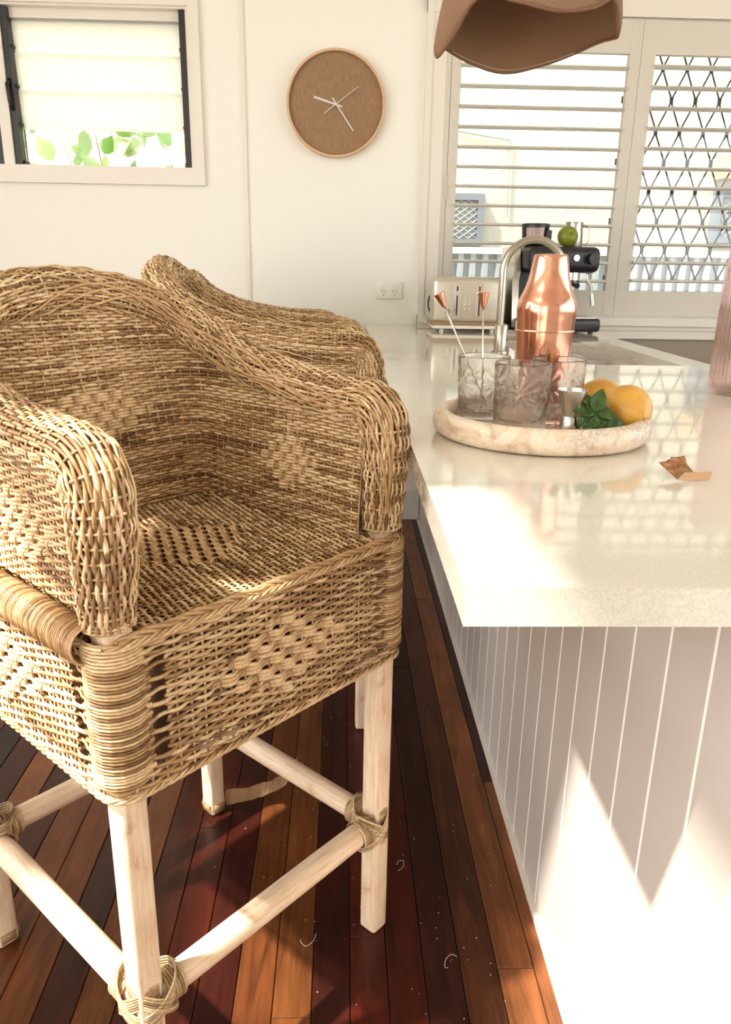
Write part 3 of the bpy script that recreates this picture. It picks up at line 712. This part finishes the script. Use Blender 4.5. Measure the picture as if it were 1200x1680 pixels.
# pink ribbed vase
vz = empty('ribbed_vase', (.868, 1.66, BZ)); tag(vz, 'pink ribbed glass vase at the right edge of the benchtop', 'vase')
bm = bmesh.new()
rf = lambda a, r, z: (.0013*math.cos(a*40) if (r > .05 and z > .012) else 0)
pr = [(.048,0),(.055,.001),(.0610,.006),(.0640,.014),(.0645,.05),(.0645,.12),(.0640,.176),(.0632,.180),(.0630,.19),(.0625,.23),(.0600,.30),(.0585,.30),(.0600,.23),(.0605,.185),(.0615,.12),(.0615,.03),(.056,.014),(.02,.011)]
lathe(bm, pr, 200, rfun=rf); smooth_angle(obj('vase_body', bm, 'pink_glass', vz), 1.2)

# ================================================================ WALL CLOCK, POWER POINT, PENDANT
ck = empty('wall_clock', (-.029, WY, 1.790)); tag(ck, 'round wall clock with tan face, pale wood rim and white hands', 'clock')
def wall_lathe(bm, prof, n=96):
    rings = [[bm.verts.new((r*math.cos(2*PI*k/n), -d, r*math.sin(2*PI*k/n))) for k in range(n)] for r, d in prof]
    for A, B in zip(rings, rings[1:]):
        for k in range(n): bm.faces.new((A[k], A[(k+1)%n], B[(k+1)%n], B[k]))
    return rings
bm = bmesh.new(); wall_lathe(bm, [(.195,.001),(.200,.002),(.201,.040),(.199,.042),(.192,.042),(.191,.040),(.191,.02)]); smooth_angle(obj('rim', bm, 'clock_wood', ck), .6)
bm = bmesh.new(); rg = wall_lathe(bm, [(.192,.004),(.192,.022)]); bm.faces.new(rg[-1]); obj('dial', bm, 'clock_face', ck)
def hand(nm, p0, p1, w0, w1, d):
    bm = bmesh.new(); a, b = Vector((p0[0], 0, p0[1])), Vector((p1[0], 0, p1[1])); t = (b-a).normalized(); nrm = Vector((-t.z, 0, t.x))
    Q = [a+nrm*w0, b+nrm*w1, b-nrm*w1, a-nrm*w0]; A = [bm.verts.new((q.x, -d, q.z)) for q in Q]; B = [bm.verts.new((q.x, -d-.0012, q.z)) for q in Q]
    for i in range(4): j = (i+1)%4; bm.faces.new((A[i],A[j],B[j],B[i]))
    bm.faces.new(A); bm.faces.new(B); obj(nm, bm, 'hand_white', ck)
hand('hour_hand', (.026,-.008), (-.090,.026), .0035, .0042, .026)
hand('minute_hand', (-.015,.024), (.072,-.098), .0028, .0028, .029)
hand('second_hand', (-.047,-.034), (.092,.066), .0016, .0011, .032)
bm = bmesh.new(); tube(bm, [(0,-.024,0),(0,-.034,0)], .005, 16); obj('hub', bm, 'hand_white', ck)
bm = bmesh.new(); rg = wall_lathe(bm, [(.1905,.0355),(.1905,.0375)]); bm.faces.new(rg[0]); bm.faces.new(rg[-1]); obj('clock_glass', bm, 'clock_pane', ck)

gp = empty('power_point', (.209, WY, 1.062)); tag(gp, 'white double power point on the wall left of the toaster', 'socket')
smooth_angle(obj('face_plate', rbox(-.058,.058,-.010,0,-.037,.037,.003,2), 'white_plastic', gp), .6)
for sx in (-.024,.024):
    sw = boxo('switch', (sx-.009, sx+.009, -.0135, -.0095, .012, .029), 'white_plastic', gp, .0012)
    for (dx, dz, a_) in ((-.007,-.006,.5),(.007,-.006,-.5),(0,-.020,0)):
        bm = bmesh.new(); vs_ = box(bm, -.0011, .0011, -.0106, -.0098, -.0042, .0042)
        bmesh.ops.rotate(bm, verts=bm.verts, cent=(0,0,0), matrix=Matrix.Rotation(a_, 3, 'Y')); bmesh.ops.translate(bm, verts=bm.verts, vec=(sx+dx, 0, dz)); obj('pin_slot', bm, 'dark_slot', gp)

pd = empty('pendant_lamp', (.352, 1.665, 1.56)); tag(pd, 'woven brown pendant lampshade with a wavy folded rim above the benchtop', 'lamp')
bm = bmesh.new(); uvl = bm.loops.layers.uv.new('UVMap'); nphi, nt = 144, 26; g = []
RIM = [(0,.170,.029),(25,.180,.040),(45,.188,.034),(70,.205,.020),(90,.225,.012),(112,.205,.020),(135,.190,.030),(160,.180,.028),(180,.172,-.012),(205,.160,.018),(232,.190,.048),(252,.215,.026),(270,.225,.008),(288,.208,.022),(308,.180,.052),(335,.158,.040)]
_rp = catmull([(a, r, z) for a, r, z in RIM] + [(360,)+RIM[0][1:]], 8)
def shade_pt(ph, t):
    d_ = math.degrees(ph) % 360; rr = np.interp(d_, _rp[:,0], _rp[:,1]); rz = np.interp(d_, _rp[:,0], _rp[:,2])
    k = t**4; rb = .055 + .137*t**.75; zb = .235*(1-t**1.7)+.02
    return ((rb*(1-k)+rr*k)*math.cos(ph), (rb*(1-k)+rr*k)*math.sin(ph), zb*(1-k)+rz*k)
for i in range(nt+1):
    g.append([bm.verts.new(shade_pt(2*PI*k/nphi, i/nt)) for k in range(nphi)])
for i in range(nt):
    for k in range(nphi):
        k2 = (k+1) % nphi; f = bm.faces.new((g[i][k], g[i][k2], g[i+1][k2], g[i+1][k]))
        for lp, (uu, vv_) in zip(f.loops, ((k, i), (k+1, i), (k+1, i+1), (k, i+1))): lp[uvl].uv = (uu/nphi*3, vv_/nt)
o = obj('lamp_shade', bm, 'shade_weave', pd, True); md = o.modifiers.new('s', 'SOLIDIFY'); md.thickness = .003
bm = bmesh.new(); tube(bm, [Vector(shade_pt(2*PI*k/nphi, 1.0)) for k in range(nphi)], .0030, 8, closed=True); obj('rim_piping', bm, 'shade_weave', pd, True)
bm = bmesh.new()
for k in range(0, 120):
    a_ = PI/2 - .75 + k*.0125; p = Vector(shade_pt(a_, .955)); p2 = Vector(shade_pt(a_+.006, .955)); c = Vector((0,0,0))
    n_in = Vector((-p.x, -p.y, -.05)).normalized()*.0055; tube(bm, [p+n_in, p2+n_in], .0012, 4)
obj('rim_stitching', bm, 'shade_stitch', pd)
bm = bmesh.new(); tube(bm, [(0,0,.235),(0,0,CZ-1.56-.02)], .003, 8); obj('lamp_cord', bm, 'white_plastic', pd)
bm = bmesh.new(); lathe(bm, [(.05,0),(.05,.015),(.03,.0199)], 30, (0,0,CZ-1.56-.02)); obj('ceiling_rose', bm, 'white_plastic', pd)
bm = bmesh.new(); lathe(bm, [(.0,.13),(.02,.135),(.03,.155),(.028,.175),(.016,.20),(.016,.235)], 20, cap0=False); smooth_angle(obj('lamp_bulb', bm, 'white_plastic', pd))

# ================================================================ WICKER CHAIRS
class Acc:
    def __init__(s): s.v = []; s.f = []; s.t = []; s.n = 0
    def add(s, C, Wd, Nn, w, t, valid=None, tone=None, seg=7):
        """C: rows x cols x 3 centre lines; flattened four-sided strand of half width w/2, half thickness t/2"""
        C = np.asarray(C, float)
        if C.ndim == 2: C, Wd, Nn = C[None], np.asarray(Wd)[None], np.asarray(Nn)[None]
        R, K = C.shape[:2]
        w = np.asarray(w, float); w = w if w.ndim == 0 else w[..., None]
        V = np.stack([C+Wd*w/2, C+Nn*t/2, C-Wd*w/2, C-Nn*t/2], axis=2).reshape(-1, 3)
        idx = (np.arange(R*K*4).reshape(R, K, 4)) + s.n
        a, b = idx[:, :-1], idx[:, 1:]
        F = np.stack([a, np.roll(a, -1, 2), np.roll(b, -1, 2), b], axis=3)
        if valid is not None: ok = valid[:, :-1] & valid[:, 1:]; F = F[ok]
        F = F.reshape(-1, 4)
        if tone is None:
            nb = K//(seg*4)+2; tt = rng.random((R, nb)); ix = (np.arange(K)[None]+rng.integers(0, seg*4, (R, 1)))//(seg*4)
            tone = np.take_along_axis(tt, np.minimum(ix, nb-1), 1)
        else: tone = np.broadcast_to(np.asarray(tone, float), (R, K))
        s.v.append(V); s.f.append(F); s.t.append(np.repeat(tone.reshape(-1), 4)); s.n += len(V)
    def build(s, name, m, parent, kind=None):
        V = np.concatenate(s.v); F = np.concatenate(s.f); T = np.concatenate(s.t)
        used = np.zeros(len(V), bool); used[F.ravel()] = True; mp_ = np.cumsum(used)-1; V = V[used]; T = T[used]; F = mp_[F]
        me = bpy.data.meshes.new(name); me.vertices.add(len(V)); me.vertices.foreach_set('co', V.astype(np.float32).ravel())
        me.loops.add(F.size); me.loops.foreach_set('vertex_index', F.astype(np.int32).ravel())
        me.polygons.add(len(F)); me.polygons.foreach_set('loop_start', np.arange(0, F.size, 4, dtype=np.int32))
        me.update(calc_edges=True); me.polygons.foreach_set('use_smooth', np.ones(len(F), bool))
        at = me.attributes.new('tone', 'FLOAT', 'POINT'); at.data.foreach_set('value', T.astype(np.float32))
        o = link(name, me, m, parent)
        if kind: o['kind'] = kind
        return o
def nrmz(a): return a/np.maximum(np.linalg.norm(a, axis=-1, keepdims=True), 1e-9)

def weave(surf, U, V, pitch, row, w, t, amp, wefts, stakes, mask=None, diamonds=(), sign=1, grp=3, vclosed=False, v0=0., stake_w=.004, stake_mask=None, jit=.0004, dtone=.7):
    """surf(u, v) -> points. Strands run along u, stakes along v."""
    nS = max(1, int(round(U/pitch))); pitch = U/nS; K = nS*4+1
    nR = int(round(V/row)); row = V/nR
    u = np.linspace(0, U, K)[None, :].repeat(nR, 0); v = (v0 + (np.arange(nR)+.5)*row)[:, None].repeat(K, 1)
    # gentle waviness of whole strands
    wob = np.zeros_like(v)
    for f_ in (3.1, 7.7): wob += np.sin(u*f_*6 + rng.random((nR, 1))*6.3)*jit
    v = v + wob
    J = np.arange(nR)[:, None].repeat(K, 1)
    j2 = J.copy(); inD = np.zeros(u.shape, bool)
    for (uc, vc, hw, hh) in diamonds:
        us = np.round(u/pitch)*pitch
        Jg = (J//grp); vg = v0 + (Jg*grp+grp/2)*row
        d = (np.abs(u-uc)/hw + np.abs(vg-vc)/hh) < 1.0
        inD |= d
    j2 = np.where(inD, J//grp, J)
    e = 1e-4
    P = surf(u, v); Tu = nrmz(surf(u+e, v)-surf(u-e, v)); Tv = nrmz(surf(u, v+e)-surf(u, v-e)); N = nrmz(np.cross(Tu, Tv))*sign
    h = np.cos(PI*u/pitch + PI*j2)
    h = np.sign(h)*np.abs(h)**.8
    A = amp*np.where(inD, 1.5, 1.0)*(1+.25*(rng.random((nR, K))-.5))
    C = P + N*(h*A)[..., None]
    Wd = nrmz(np.cross(N, Tu))
    wv = row*w*(1+.16*(rng.random((nR, 1))-.5))*np.where(inD, 1.12, 1.0)
    valid = np.ones(u.shape, bool) if mask is None else mask(u, v, J)
    nb = K//28+2; tt = rng.random((nR, nb)); ix = (np.arange(K)[None]+rng.integers(0, 28, (nR, 1)))//28
    tone = np.take_along_axis(tt, np.minimum(ix, nb-1), 1); tone = np.where(inD, dtone+.4*tone, tone)
    wefts.add(C, Wd, N, wv, t, valid, tone=tone)
    # stakes
    vs_ = v0 + np.linspace(0, V, nR*1+1); us_ = np.arange(nS+1)*pitch
    uu = us_[:, None].repeat(len(vs_), 1); vv = vs_[None].repeat(nS+1, 0)
    uu = uu + (np.sin(vv*40+rng.random((nS+1, 1))*6)*.0005)
    P = surf(uu, vv); Tu = nrmz(surf(uu+e, vv)-surf(uu-e, vv)); Tv = nrmz(surf(uu, vv+e)-surf(uu, vv-e)); N = nrmz(np.cross(Tu, Tv))*sign
    dd = np.zeros(uu.shape, bool); hd = np.zeros(uu.shape)
    Js = (np.arange(len(vs_)))[None].repeat(nS+1, 0)
    for (uc, vc, hw, hh) in diamonds:
        vg = v0 + ((Js//grp)*grp+grp/2)*row; dd |= (np.abs(uu-uc)/hw + np.abs(vg-vc)/hh) < 1.0
    I = np.arange(nS+1)[:, None]
    hd = -np.cos(PI*(I + Js//grp))*amp*1.9 + .0006
    C = P + N*(np.where(dd, hd, 0))[..., None]
    vd = np.ones(uu.shape, bool) if stake_mask is None else stake_mask(uu, vv)
    stakes.add(C, Tu, N, stake_w, .0030, vd)

def coil(acc, path, radius, pitch, w, t, n=16, tone=None, up=None):
    P = resample(np.array(path, float), pitch/n); T = nrmz(np.gradient(P, axis=0))
    a = np.array(up if up is not None else ((0,0,1) if abs(T[0][2]) < .9 else (1,0,0)), float)
    A_ = nrmz(np.cross(T, a)); B_ = nrmz(np.cross(T, A_)); ang = np.arange(len(P))*2*PI/n
    N = A_*np.cos(ang)[:, None] + B_*np.sin(ang)[:, None]
    rad = radius*(1+.03*(rng.random(len(P))-.5)) if np.isscalar(radius) else radius
    acc.add(P + N*np.asarray(rad).reshape(-1, 1), T, N, w, t, tone=tone, seg=n//6)

def build_chair_parts():
    parts = []
    # ----- shell centre line (half, front to back, y>0), then mirrored
    RR = .035
    half = [(.232,.236,.785),(.236,.236,.86),(.236,.236,.925),(.228,.236,.955),(.205,.236,.969),(.16,.236,.972),(.09,.236,.976),(.02,.236,.985),(-.05,.235,.998),(-.11,.233,1.015),(-.165,.224,1.038),(-.207,.198,1.064),(-.232,.155,1.088),(-.246,.09,1.108),(-.252,0,1.118)]
    full = half + [(x, -y, z) for x, y, z in half[-2::-1]]
    cl = resample(catmull(full, 10), .004); L = np.r_[0, np.cumsum(np.linalg.norm(np.diff(cl, axis=0), axis=1))]; TL = L[-1]
    outw = np.stack([np.where(cl[:,0] > -.02, 0, 0), cl[:,1]*0, cl[:,0]*0], 1)
    # outward horizontal normal: blend y direction on the arms to -x on the back
    plan = nrmz(np.gradient(cl[:, :2], axis=0)+1e-9)
    on = np.zeros((len(cl), 3)); 
    for i, p in enumerate(cl):
        if p[0] > -.04: on[i] = (0, np.sign(p[1]), 0)
        else:
            a_ = math.atan2(p[1]*1.0, -(p[0]+.04)*1.15); on[i] = (-math.cos(a_)*1, math.sin(a_), 0)
    on = nrmz(on); ks = 9
    ker = np.ones(ks*2+1)/(ks*2+1)
    on = nrmz(np.stack([np.convolve(np.pad(on[:, i], ks, mode='edge'), ker, 'valid') for i in range(3)], 1))
    def ev(arr, s): return np.stack([np.interp(s, L, arr[:, i]) for i in range(3)], -1)
    def post_r(s):   # slimmer towards the bottoms of the posts, slightly fatter over the back
        d = np.minimum(s, TL-s); return RR*(.80+.20*np.clip(d/.14, 0, 1)) * (1+.10*np.clip((d-.45)/.3, 0, 1))
    C_ = 2*PI*RR
    def roll(u, v):
        T = nrmz(ev(cl, u+.002)-ev(cl, u-.002)); O = ev(on, u); O = nrmz(O - T*np.sum(O*T, -1, keepdims=True)); B = np.cross(T, O)
        sgn = np.sign(np.sum(B*np.array([0,0,1]), -1, keepdims=True)+1e-9)
        a = v/RR; r = post_r(u)[..., None]
        return ev(cl, u) + (O*np.cos(a)[..., None]*1.0 + B*np.sin(a)[..., None])*r
    # stable B: cross(T,O) keeps one sense along the path
    W1, S1 = Acc(), Acc()
    weave(roll, TL, C_, .0165, .0047, 1.08, .0032, .0021, W1, S1, sign=1, jit=.0008)
    # find outward sign by test
    s = np.linspace(.03, TL-.03, 420)
    for k in range(13):  # diagonal braid strands over the roll
        a0 = [1.2,1.35,1.5,1.65,3.6,3.75,3.9,4.05,2.6,2.75,2.9,.4,.55][k]
        drift = (.9*np.sin(s*5.5+k*.5) + .25*np.sin(s*23+k)); a = a0 + drift
        P = roll(s, a*RR); P2 = roll(s+.001, a*RR); cen = ev(cl, s); N = nrmz(P-cen); T = nrmz(np.gradient(P, axis=0)); Wd = nrmz(np.cross(N, T))
        W1.add(P + N*(.0028+.0012*np.sin(s*150+k*2))[:, None], Wd, N, .0048, .0030, tone=.35+.5*rng.random())
    # rolled-under collars at the post bottoms
    for sy in (1, -1):
        coil(W1, [(.232, sy*.236, .781), (.232, sy*.236, .790)], .029, .004, .0045, .004)
    parts.append(('arm_roll', S1, 'wicker_stake', W1, 'wicker'))
    # ----- inner and outer panels, parametrised by fraction of path
    def panel(B, Tp, name, z0, sign, diamonds, vmax, col='wicker'):
        Bf = B + [(x, -y) for x, y in B[-2::-1]]; Tf = Tp + [(x, -y, z) for x, y, z in Tp[-2::-1]]
        Bc = catmull([(x, y, 0) for x, y in Bf], 10); Tc = catmull(Tf, 10)
        d = np.r_[0, np.cumsum(np.linalg.norm(np.diff((Bc[:, :2]+Tc[:, :2])/2, axis=0), axis=1))]; U = d[-1]
        def surf(u, v):
            b = np.stack([np.interp(u, d, Bc[:, i]) for i in range(2)], -1); tp = np.stack([np.interp(u, d, Tc[:, i]) for i in range(3)], -1)
            f = np.clip((v-z0)/(tp[..., 2]-z0), 0, 1.1)[..., None]**1.4
            xy = b*(1-f)+tp[..., :2]*f
            zz = v + .003*np.sin(u*17)*(1-f[..., 0])   # sagging bottom line
            return np.concatenate([xy, zz[..., None]], -1)
        def zt(u): return np.interp(u, d, Tc[:, 2])
        Wf, St = Acc(), Acc()
        weave(surf, U, vmax-z0, .0155, .0050, 1.06, .0032, .0021, Wf, St, mask=lambda u, v, J: v < zt(u)+.004, stake_mask=lambda u, v: v < zt(u)+.006, diamonds=diamonds(U, d), sign=sign, v0=z0)
        parts.append((name, St, 'wicker_stake', Wf, col))
        return surf, U
    Bi = [(.215,.200),(.10,.199),(0,.199),(-.08,.199),(-.135,.197),(-.152,.180),(-.156,.10),(-.158,0)]
    Ti = [(.215,.214,.955),(.10,.214,.972),(0,.214,.985),(-.08,.213,1.002),(-.160,.203,1.030),(-.200,.165,1.065),(-.220,.09,1.095),(-.226,0,1.105)]
    panel(Bi, Ti, 'inner_panel', .768, -1, lambda U, d: [(.155,.862,.070,.056),(U-.155,.862,.070,.056),(U/2,.93,.12,.05)], 1.11)
    Bo = [(.215,.252),(.10,.254),(0,.254),(-.10,.254),(-.185,.247),(-.235,.205),(-.250,.10),(-.253,0)]
    To = [(.215,.255,.955),(.10,.256,.972),(0,.256,.985),(-.08,.255,1.002),(-.185,.243,1.030),(-.238,.19,1.065),(-.268,.10,1.095),(-.276,0,1.105)]
    panel(Bo, To, 'outer_panel', .796, 1, lambda U, d: [(.125,.872,.085,.056),(U-.125,.872,.085,.056),(U/2,.93,.12,.05)], 1.11)
    # ----- seat
    W2, S2 = Acc(), Acc()
    def seat(u, v): return np.stack([u-.20, v, .768 - .006*np.cos(np.clip(v/.25,-1,1)*PI/2)*np.cos(np.clip((u-.22)/.24,-1,1)*PI/2)], -1)
    weave(seat, .455, .50, .0185, .0052, 1.14, .0036, .0028, W2, S2, diamonds=[(.235, 0, .10, .13)], sign=1, v0=-.25, grp=2, dtone=.35)
    for k in range(5):   # braided front edge
        y = np.linspace(-.245, .245, 160); x = .2615 + .0035*np.sin(y*95+k*1.5) - .002*k; z = .7735 - .0034*k*.6 + .003*np.cos(y*95+k*1.5)
        P = np.stack([x, y, z], 1); T = nrmz(np.gradient(P, axis=0)); N = nrmz(np.array([[.7,0,.7]]).repeat(160, 0)); W2.add(P, nrmz(np.cross(T, N)), N, .0058, .0042, tone=.4+.1*k)
    parts.append(('seat', S2, 'wicker_stake', W2, 'wicker'))
    # ----- apron
    W3, S3 = Acc(), Acc(); a, r = .264, .034; per = []
    for (cx, cy, a0) in ((a-r, a-r, 0), (-a+r, a-r, PI/2), (-a+r, -a+r, PI), (a-r, -a+r, 1.5*PI)):
        for q in np.linspace(0, PI/2, 9): per.append((cx+r*math.cos(a0+q), cy+r*math.sin(a0+q), 0))
    per = per[4:] + per[:5]     # start at the middle of the front-left corner
    pc = resample(np.array(per + [per[0]] if tuple(per[0]) != tuple(per[-1]) else per, float), .006); dl_ = np.r_[0, np.cumsum(np.linalg.norm(np.diff(pc, axis=0), axis=1))]; UP = dl_[-1]
    def apron(u, v):
        u = np.mod(u, UP); x = np.interp(u, dl_, pc[:, 0]); y = np.interp(u, dl_, pc[:, 1]); f = (v-.57)/.195
        k = 1 - .010*np.sin(np.clip(f,0,1)*PI); return np.stack([x*k, y*k, v], -1)
    q4 = UP/4
    def cdist(u): return np.abs(np.mod(u+q4/2, q4)-q4/2)
    def amask(u, v, J): c = cdist(u); slot = (c > .047) & (c < .066) & (v > .600) & (v < .735); return ~(slot & (J % 3 != 0))
    weave(apron, UP, .196, .0205, .0058, 1.10, .0038, .0024, W3, S3, mask=amask, stake_mask=lambda u, v: ~((cdist(u) < .064) & (v > .6)), diamonds=[(q4*(.5+k), .668, .125, .062) for k in range(4)], sign=1, v0=.570, grp=3, dtone=.75)
    for k in range(4):    # rope borders at the bottom and under the seat
        for z0 in (.569, .765):
            u = np.linspace(0, UP, 620); P = apron(u, np.full_like(u, z0)); P[:, 2] += .0030*np.sin(u*110+k*1.57); T = nrmz(np.gradient(P, axis=0)); N = nrmz(np.cross(T, np.array([[0,0,1.]]))); P = P + N*(.001+.003*np.cos(u*110+k*1.57))[:, None]
            W3.add(P, np.array([[0,0,1.]]).repeat(620, 0), N, .0052, .0036, tone=.5+.1*k)
    for sx in (1, -1):
        for sy in (1, -1):
            P0 = np.array([(sx*(a-r+.004), sy*(a-r+.004), .585), (sx*(a-r+.004), sy*(a-r+.004), .768)]); coil(W3, P0, .0345, .0044, .0042, .0040, n=18)
    parts.append(('apron', S3, 'wicker_stake', W3, 'wicker'))
    # ----- wound side rails
    W4 = Acc()
    for sy in (1, -1):
        coil(W4, [(-.235, sy*.262, .768), (.0, sy*.266, .770), (.235, sy*.262, .766)], .0225, .0038, .0034, .0034, n=16)
    coil(W4, [(-.262, -.225, .768), (-.264, 0, .77), (-.262, .225, .768)], .0225, .0038, .0034, .0034, n=16)
    parts.append(('side_rail', None, None, W4, 'wicker_wrap'))
    # ----- joint bindings
    W5 = Acc(); zz = .232; lg = .235
    def loop(c, ax1, ax2, r1, r2, w=.0042):
        t = np.linspace(0, 2*PI, 40); ax1, ax2 = np.array(ax1, float), np.array(ax2, float); P = np.array(c) + np.outer(np.cos(t)*r1, ax1)+np.outer(np.sin(t)*r2, ax2)
        N = nrmz(P-np.array(c)); T = nrmz(np.gradient(P, axis=0)); T[0] = T[-1] = nrmz(P[1]-P[-2]); W5.add(P, nrmz(np.cross(T, N)), N, w, .003)
    for sx in (1, -1):
        for sy in (1, -1):
            for (dx, dy) in ((-sx, 0), (0, -sy)):
                c0 = np.array([sx*lg, sy*lg, zz]); d = np.array([dx, dy, 0.]); coil(W5, [c0+d*.022, c0+d*.052], .0235, .0045, .005, .0034, n=16)
                side = np.array([dy, -dx, 0.])
                for k in range(6):  # diagonal lashings from stretcher round the leg
                    for s_ in (1, -1):
                        c1 = c0 + d*.012 + np.array([0,0,(k-2.5)*.0044*1.0]); loop(c1, nrmz(d + np.array([0,0,s_*.75])), side, .040, .0275)
    parts.append(('binding', None, None, W5, 'wicker_binding'))
    return parts
PARTS = build_chair_parts()

def leg_mesh():
    bm = bmesh.new(); box(bm, -.0185, .0185, -.0185, .0185, 0, .785); bmesh.ops.bevel(bm, geom=bm.edges[:], offset=.007, segments=3, affect='EDGES', profile=.5); return bm
def stretcher_mesh():
    bm = bmesh.new(); tube(bm, [(0,0,-.222),(0,0,-.1),(0,0,.1),(0,0,.222)], [.0195,.0203,.0200,.0195], 20); return bm

chair = empty('wicker_bar_chair', (-.267, 1.122, 0), math.radians(-43))
for nm, St, sm, Wf, wm in PARTS:
    if St is not None:
        p = St.build(nm, sm, chair); q = Wf.build('woven_strand', wm, p, 'stuff')
    elif nm == 'binding':
        p = Wf.build(nm, wm, chair, 'stuff')
    else: p = Wf.build(nm, wm, chair, 'stuff')
bm = ring_prism((-.246,.246,-.246,.246), (-.236,.236,-.236,.236), .590, .758); obj('apron_light_block', bm, 'wicker_wrap', chair)  # unseen ring added behind the apron to block light and keep gaps dark
boxo('seat_base', (-.236,.236,-.236,.236,.748,.754), 'wicker_wrap', chair)
lgm = None
for sx in (1,-1):
    for sy in (1,-1):
        if lgm is None: o = smooth_angle(obj('leg', leg_mesh(), 'peeled_wood', chair), .6); lgm = o.data
        else: o = link('leg', lgm, None, chair)
        o.location = (sx*.235, sy*.235, 0)
stm = None
for (x, y, rot) in ((.235,0,(PI/2,0,0)), (-.235,0,(PI/2,0,0)), (0,.235,(0,PI/2,0)), (0,-.235,(0,PI/2,0))):
    if stm is None: o = smooth_angle(obj('stretcher', stretcher_mesh(), 'peeled_wood', chair)); stm = o.data
    else: o = link('stretcher', stm, None, chair)
    o.location = (x, y, .232); o.rotation_euler = rot
def copy_tree(o, parent=None):
    c = o.copy(); COL.objects.link(c); c.parent = parent
    for ch in list(o.children): copy_tree(ch, c)
    return c
chair2 = copy_tree(chair); chair2.location = (-.186, 2.005, 0); chair2.rotation_euler = (0, 0, math.radians(3)); chair2.scale = (1, 1, 1.02)
chair3 = copy_tree(chair); chair3.location = (-.272, 2.965, 0); chair3.rotation_euler = (0, 0, math.radians(6.5)); chair3.scale = (1.10, 1, .985)
G = 'wicker bar chairs along the benchtop'
tag(chair, 'nearest wicker bar armchair, turned towards the camera, in full view', 'chair', G)
tag(chair2, 'middle wicker bar armchair, right behind the nearest one', 'chair', G)
tag(chair3, 'farthest wicker bar armchair, closest to the back wall', 'chair', G)
# plastic wrap on the rear feet and torn tape
for (x, y) in ((-.235,-.235), (-.235,.235)):
    bm = bmesh.new(); box(bm, -.022, .022, -.022, .022, .0005, .036); bmesh.ops.bevel(bm, geom=bm.edges[:], offset=.009, segments=2, affect='EDGES'); bmesh.ops.subdivide_edges(bm, edges=bm.edges[:], cuts=1)
    for v_ in bm.verts: 
        if v_.co.z > .004: v_.co += Vector([random.uniform(-.0015,.0015) for _ in range(3)])
    o = obj('foot_wrap', bm, 'tape_plastic', chair, True); o.location = (x, y, 0); o['label'] = 'crinkled clear plastic foot wrap'
cp = np.array([(-.225,.262,.022),(-.19,.29,.034),(-.155,.32,.050),(-.12,.345,.080),(-.09,.36,.13)]); P = catmull(cp, 5)
bm = bmesh.new(); rows = []
for i, p in enumerate(P):
    hgt = .020-.006*i/len(P); rows.append([bm.verts.new((p[0]+random.uniform(-.002,.002), p[1]+k*.006*math.sin(i*.9), p[2]+(k-.5)*hgt*2)) for k in (0, .5, 1)])
for A, B in zip(rows, rows[1:]):
    for k in range(2): bm.faces.new((A[k], A[k+1], B[k+1], B[k]))
o = obj('torn_tape', bm, 'tape_plastic', chair, False); o['label'] = 'torn strip of brown tape trailing from a rear foot'

# floor dust and hairs
bm = bmesh.new()
for k in range(110):
    x, y = random.uniform(-.1, .34), random.uniform(.9, 1.9)
    if k > 80: x, y = random.uniform(-.7, 0), random.uniform(1.0, 2.0)
    s = random.uniform(.0006, .0013); tube(bm, [(x, y, .0008), (x+s, y+s*.6, .0014)], s*.7, 4)
for (x, y) in ((.12,1.28), (.02,1.33), (.2,1.05), (-.05,1.1)):
    a0 = random.random()*6; tube(bm, [(x+.018*math.cos(a0+t*.35)*(1-t*.05), y+.014*math.sin(a0+t*.5), .0012+.001*(t % 3)) for t in range(10)], .00035, 4)
o = stuff(obj('floor_dust', bm, 'lint')); o['label'] = 'white specks and stray fibres scattered on the dark floorboards'; o['category'] = 'dust'
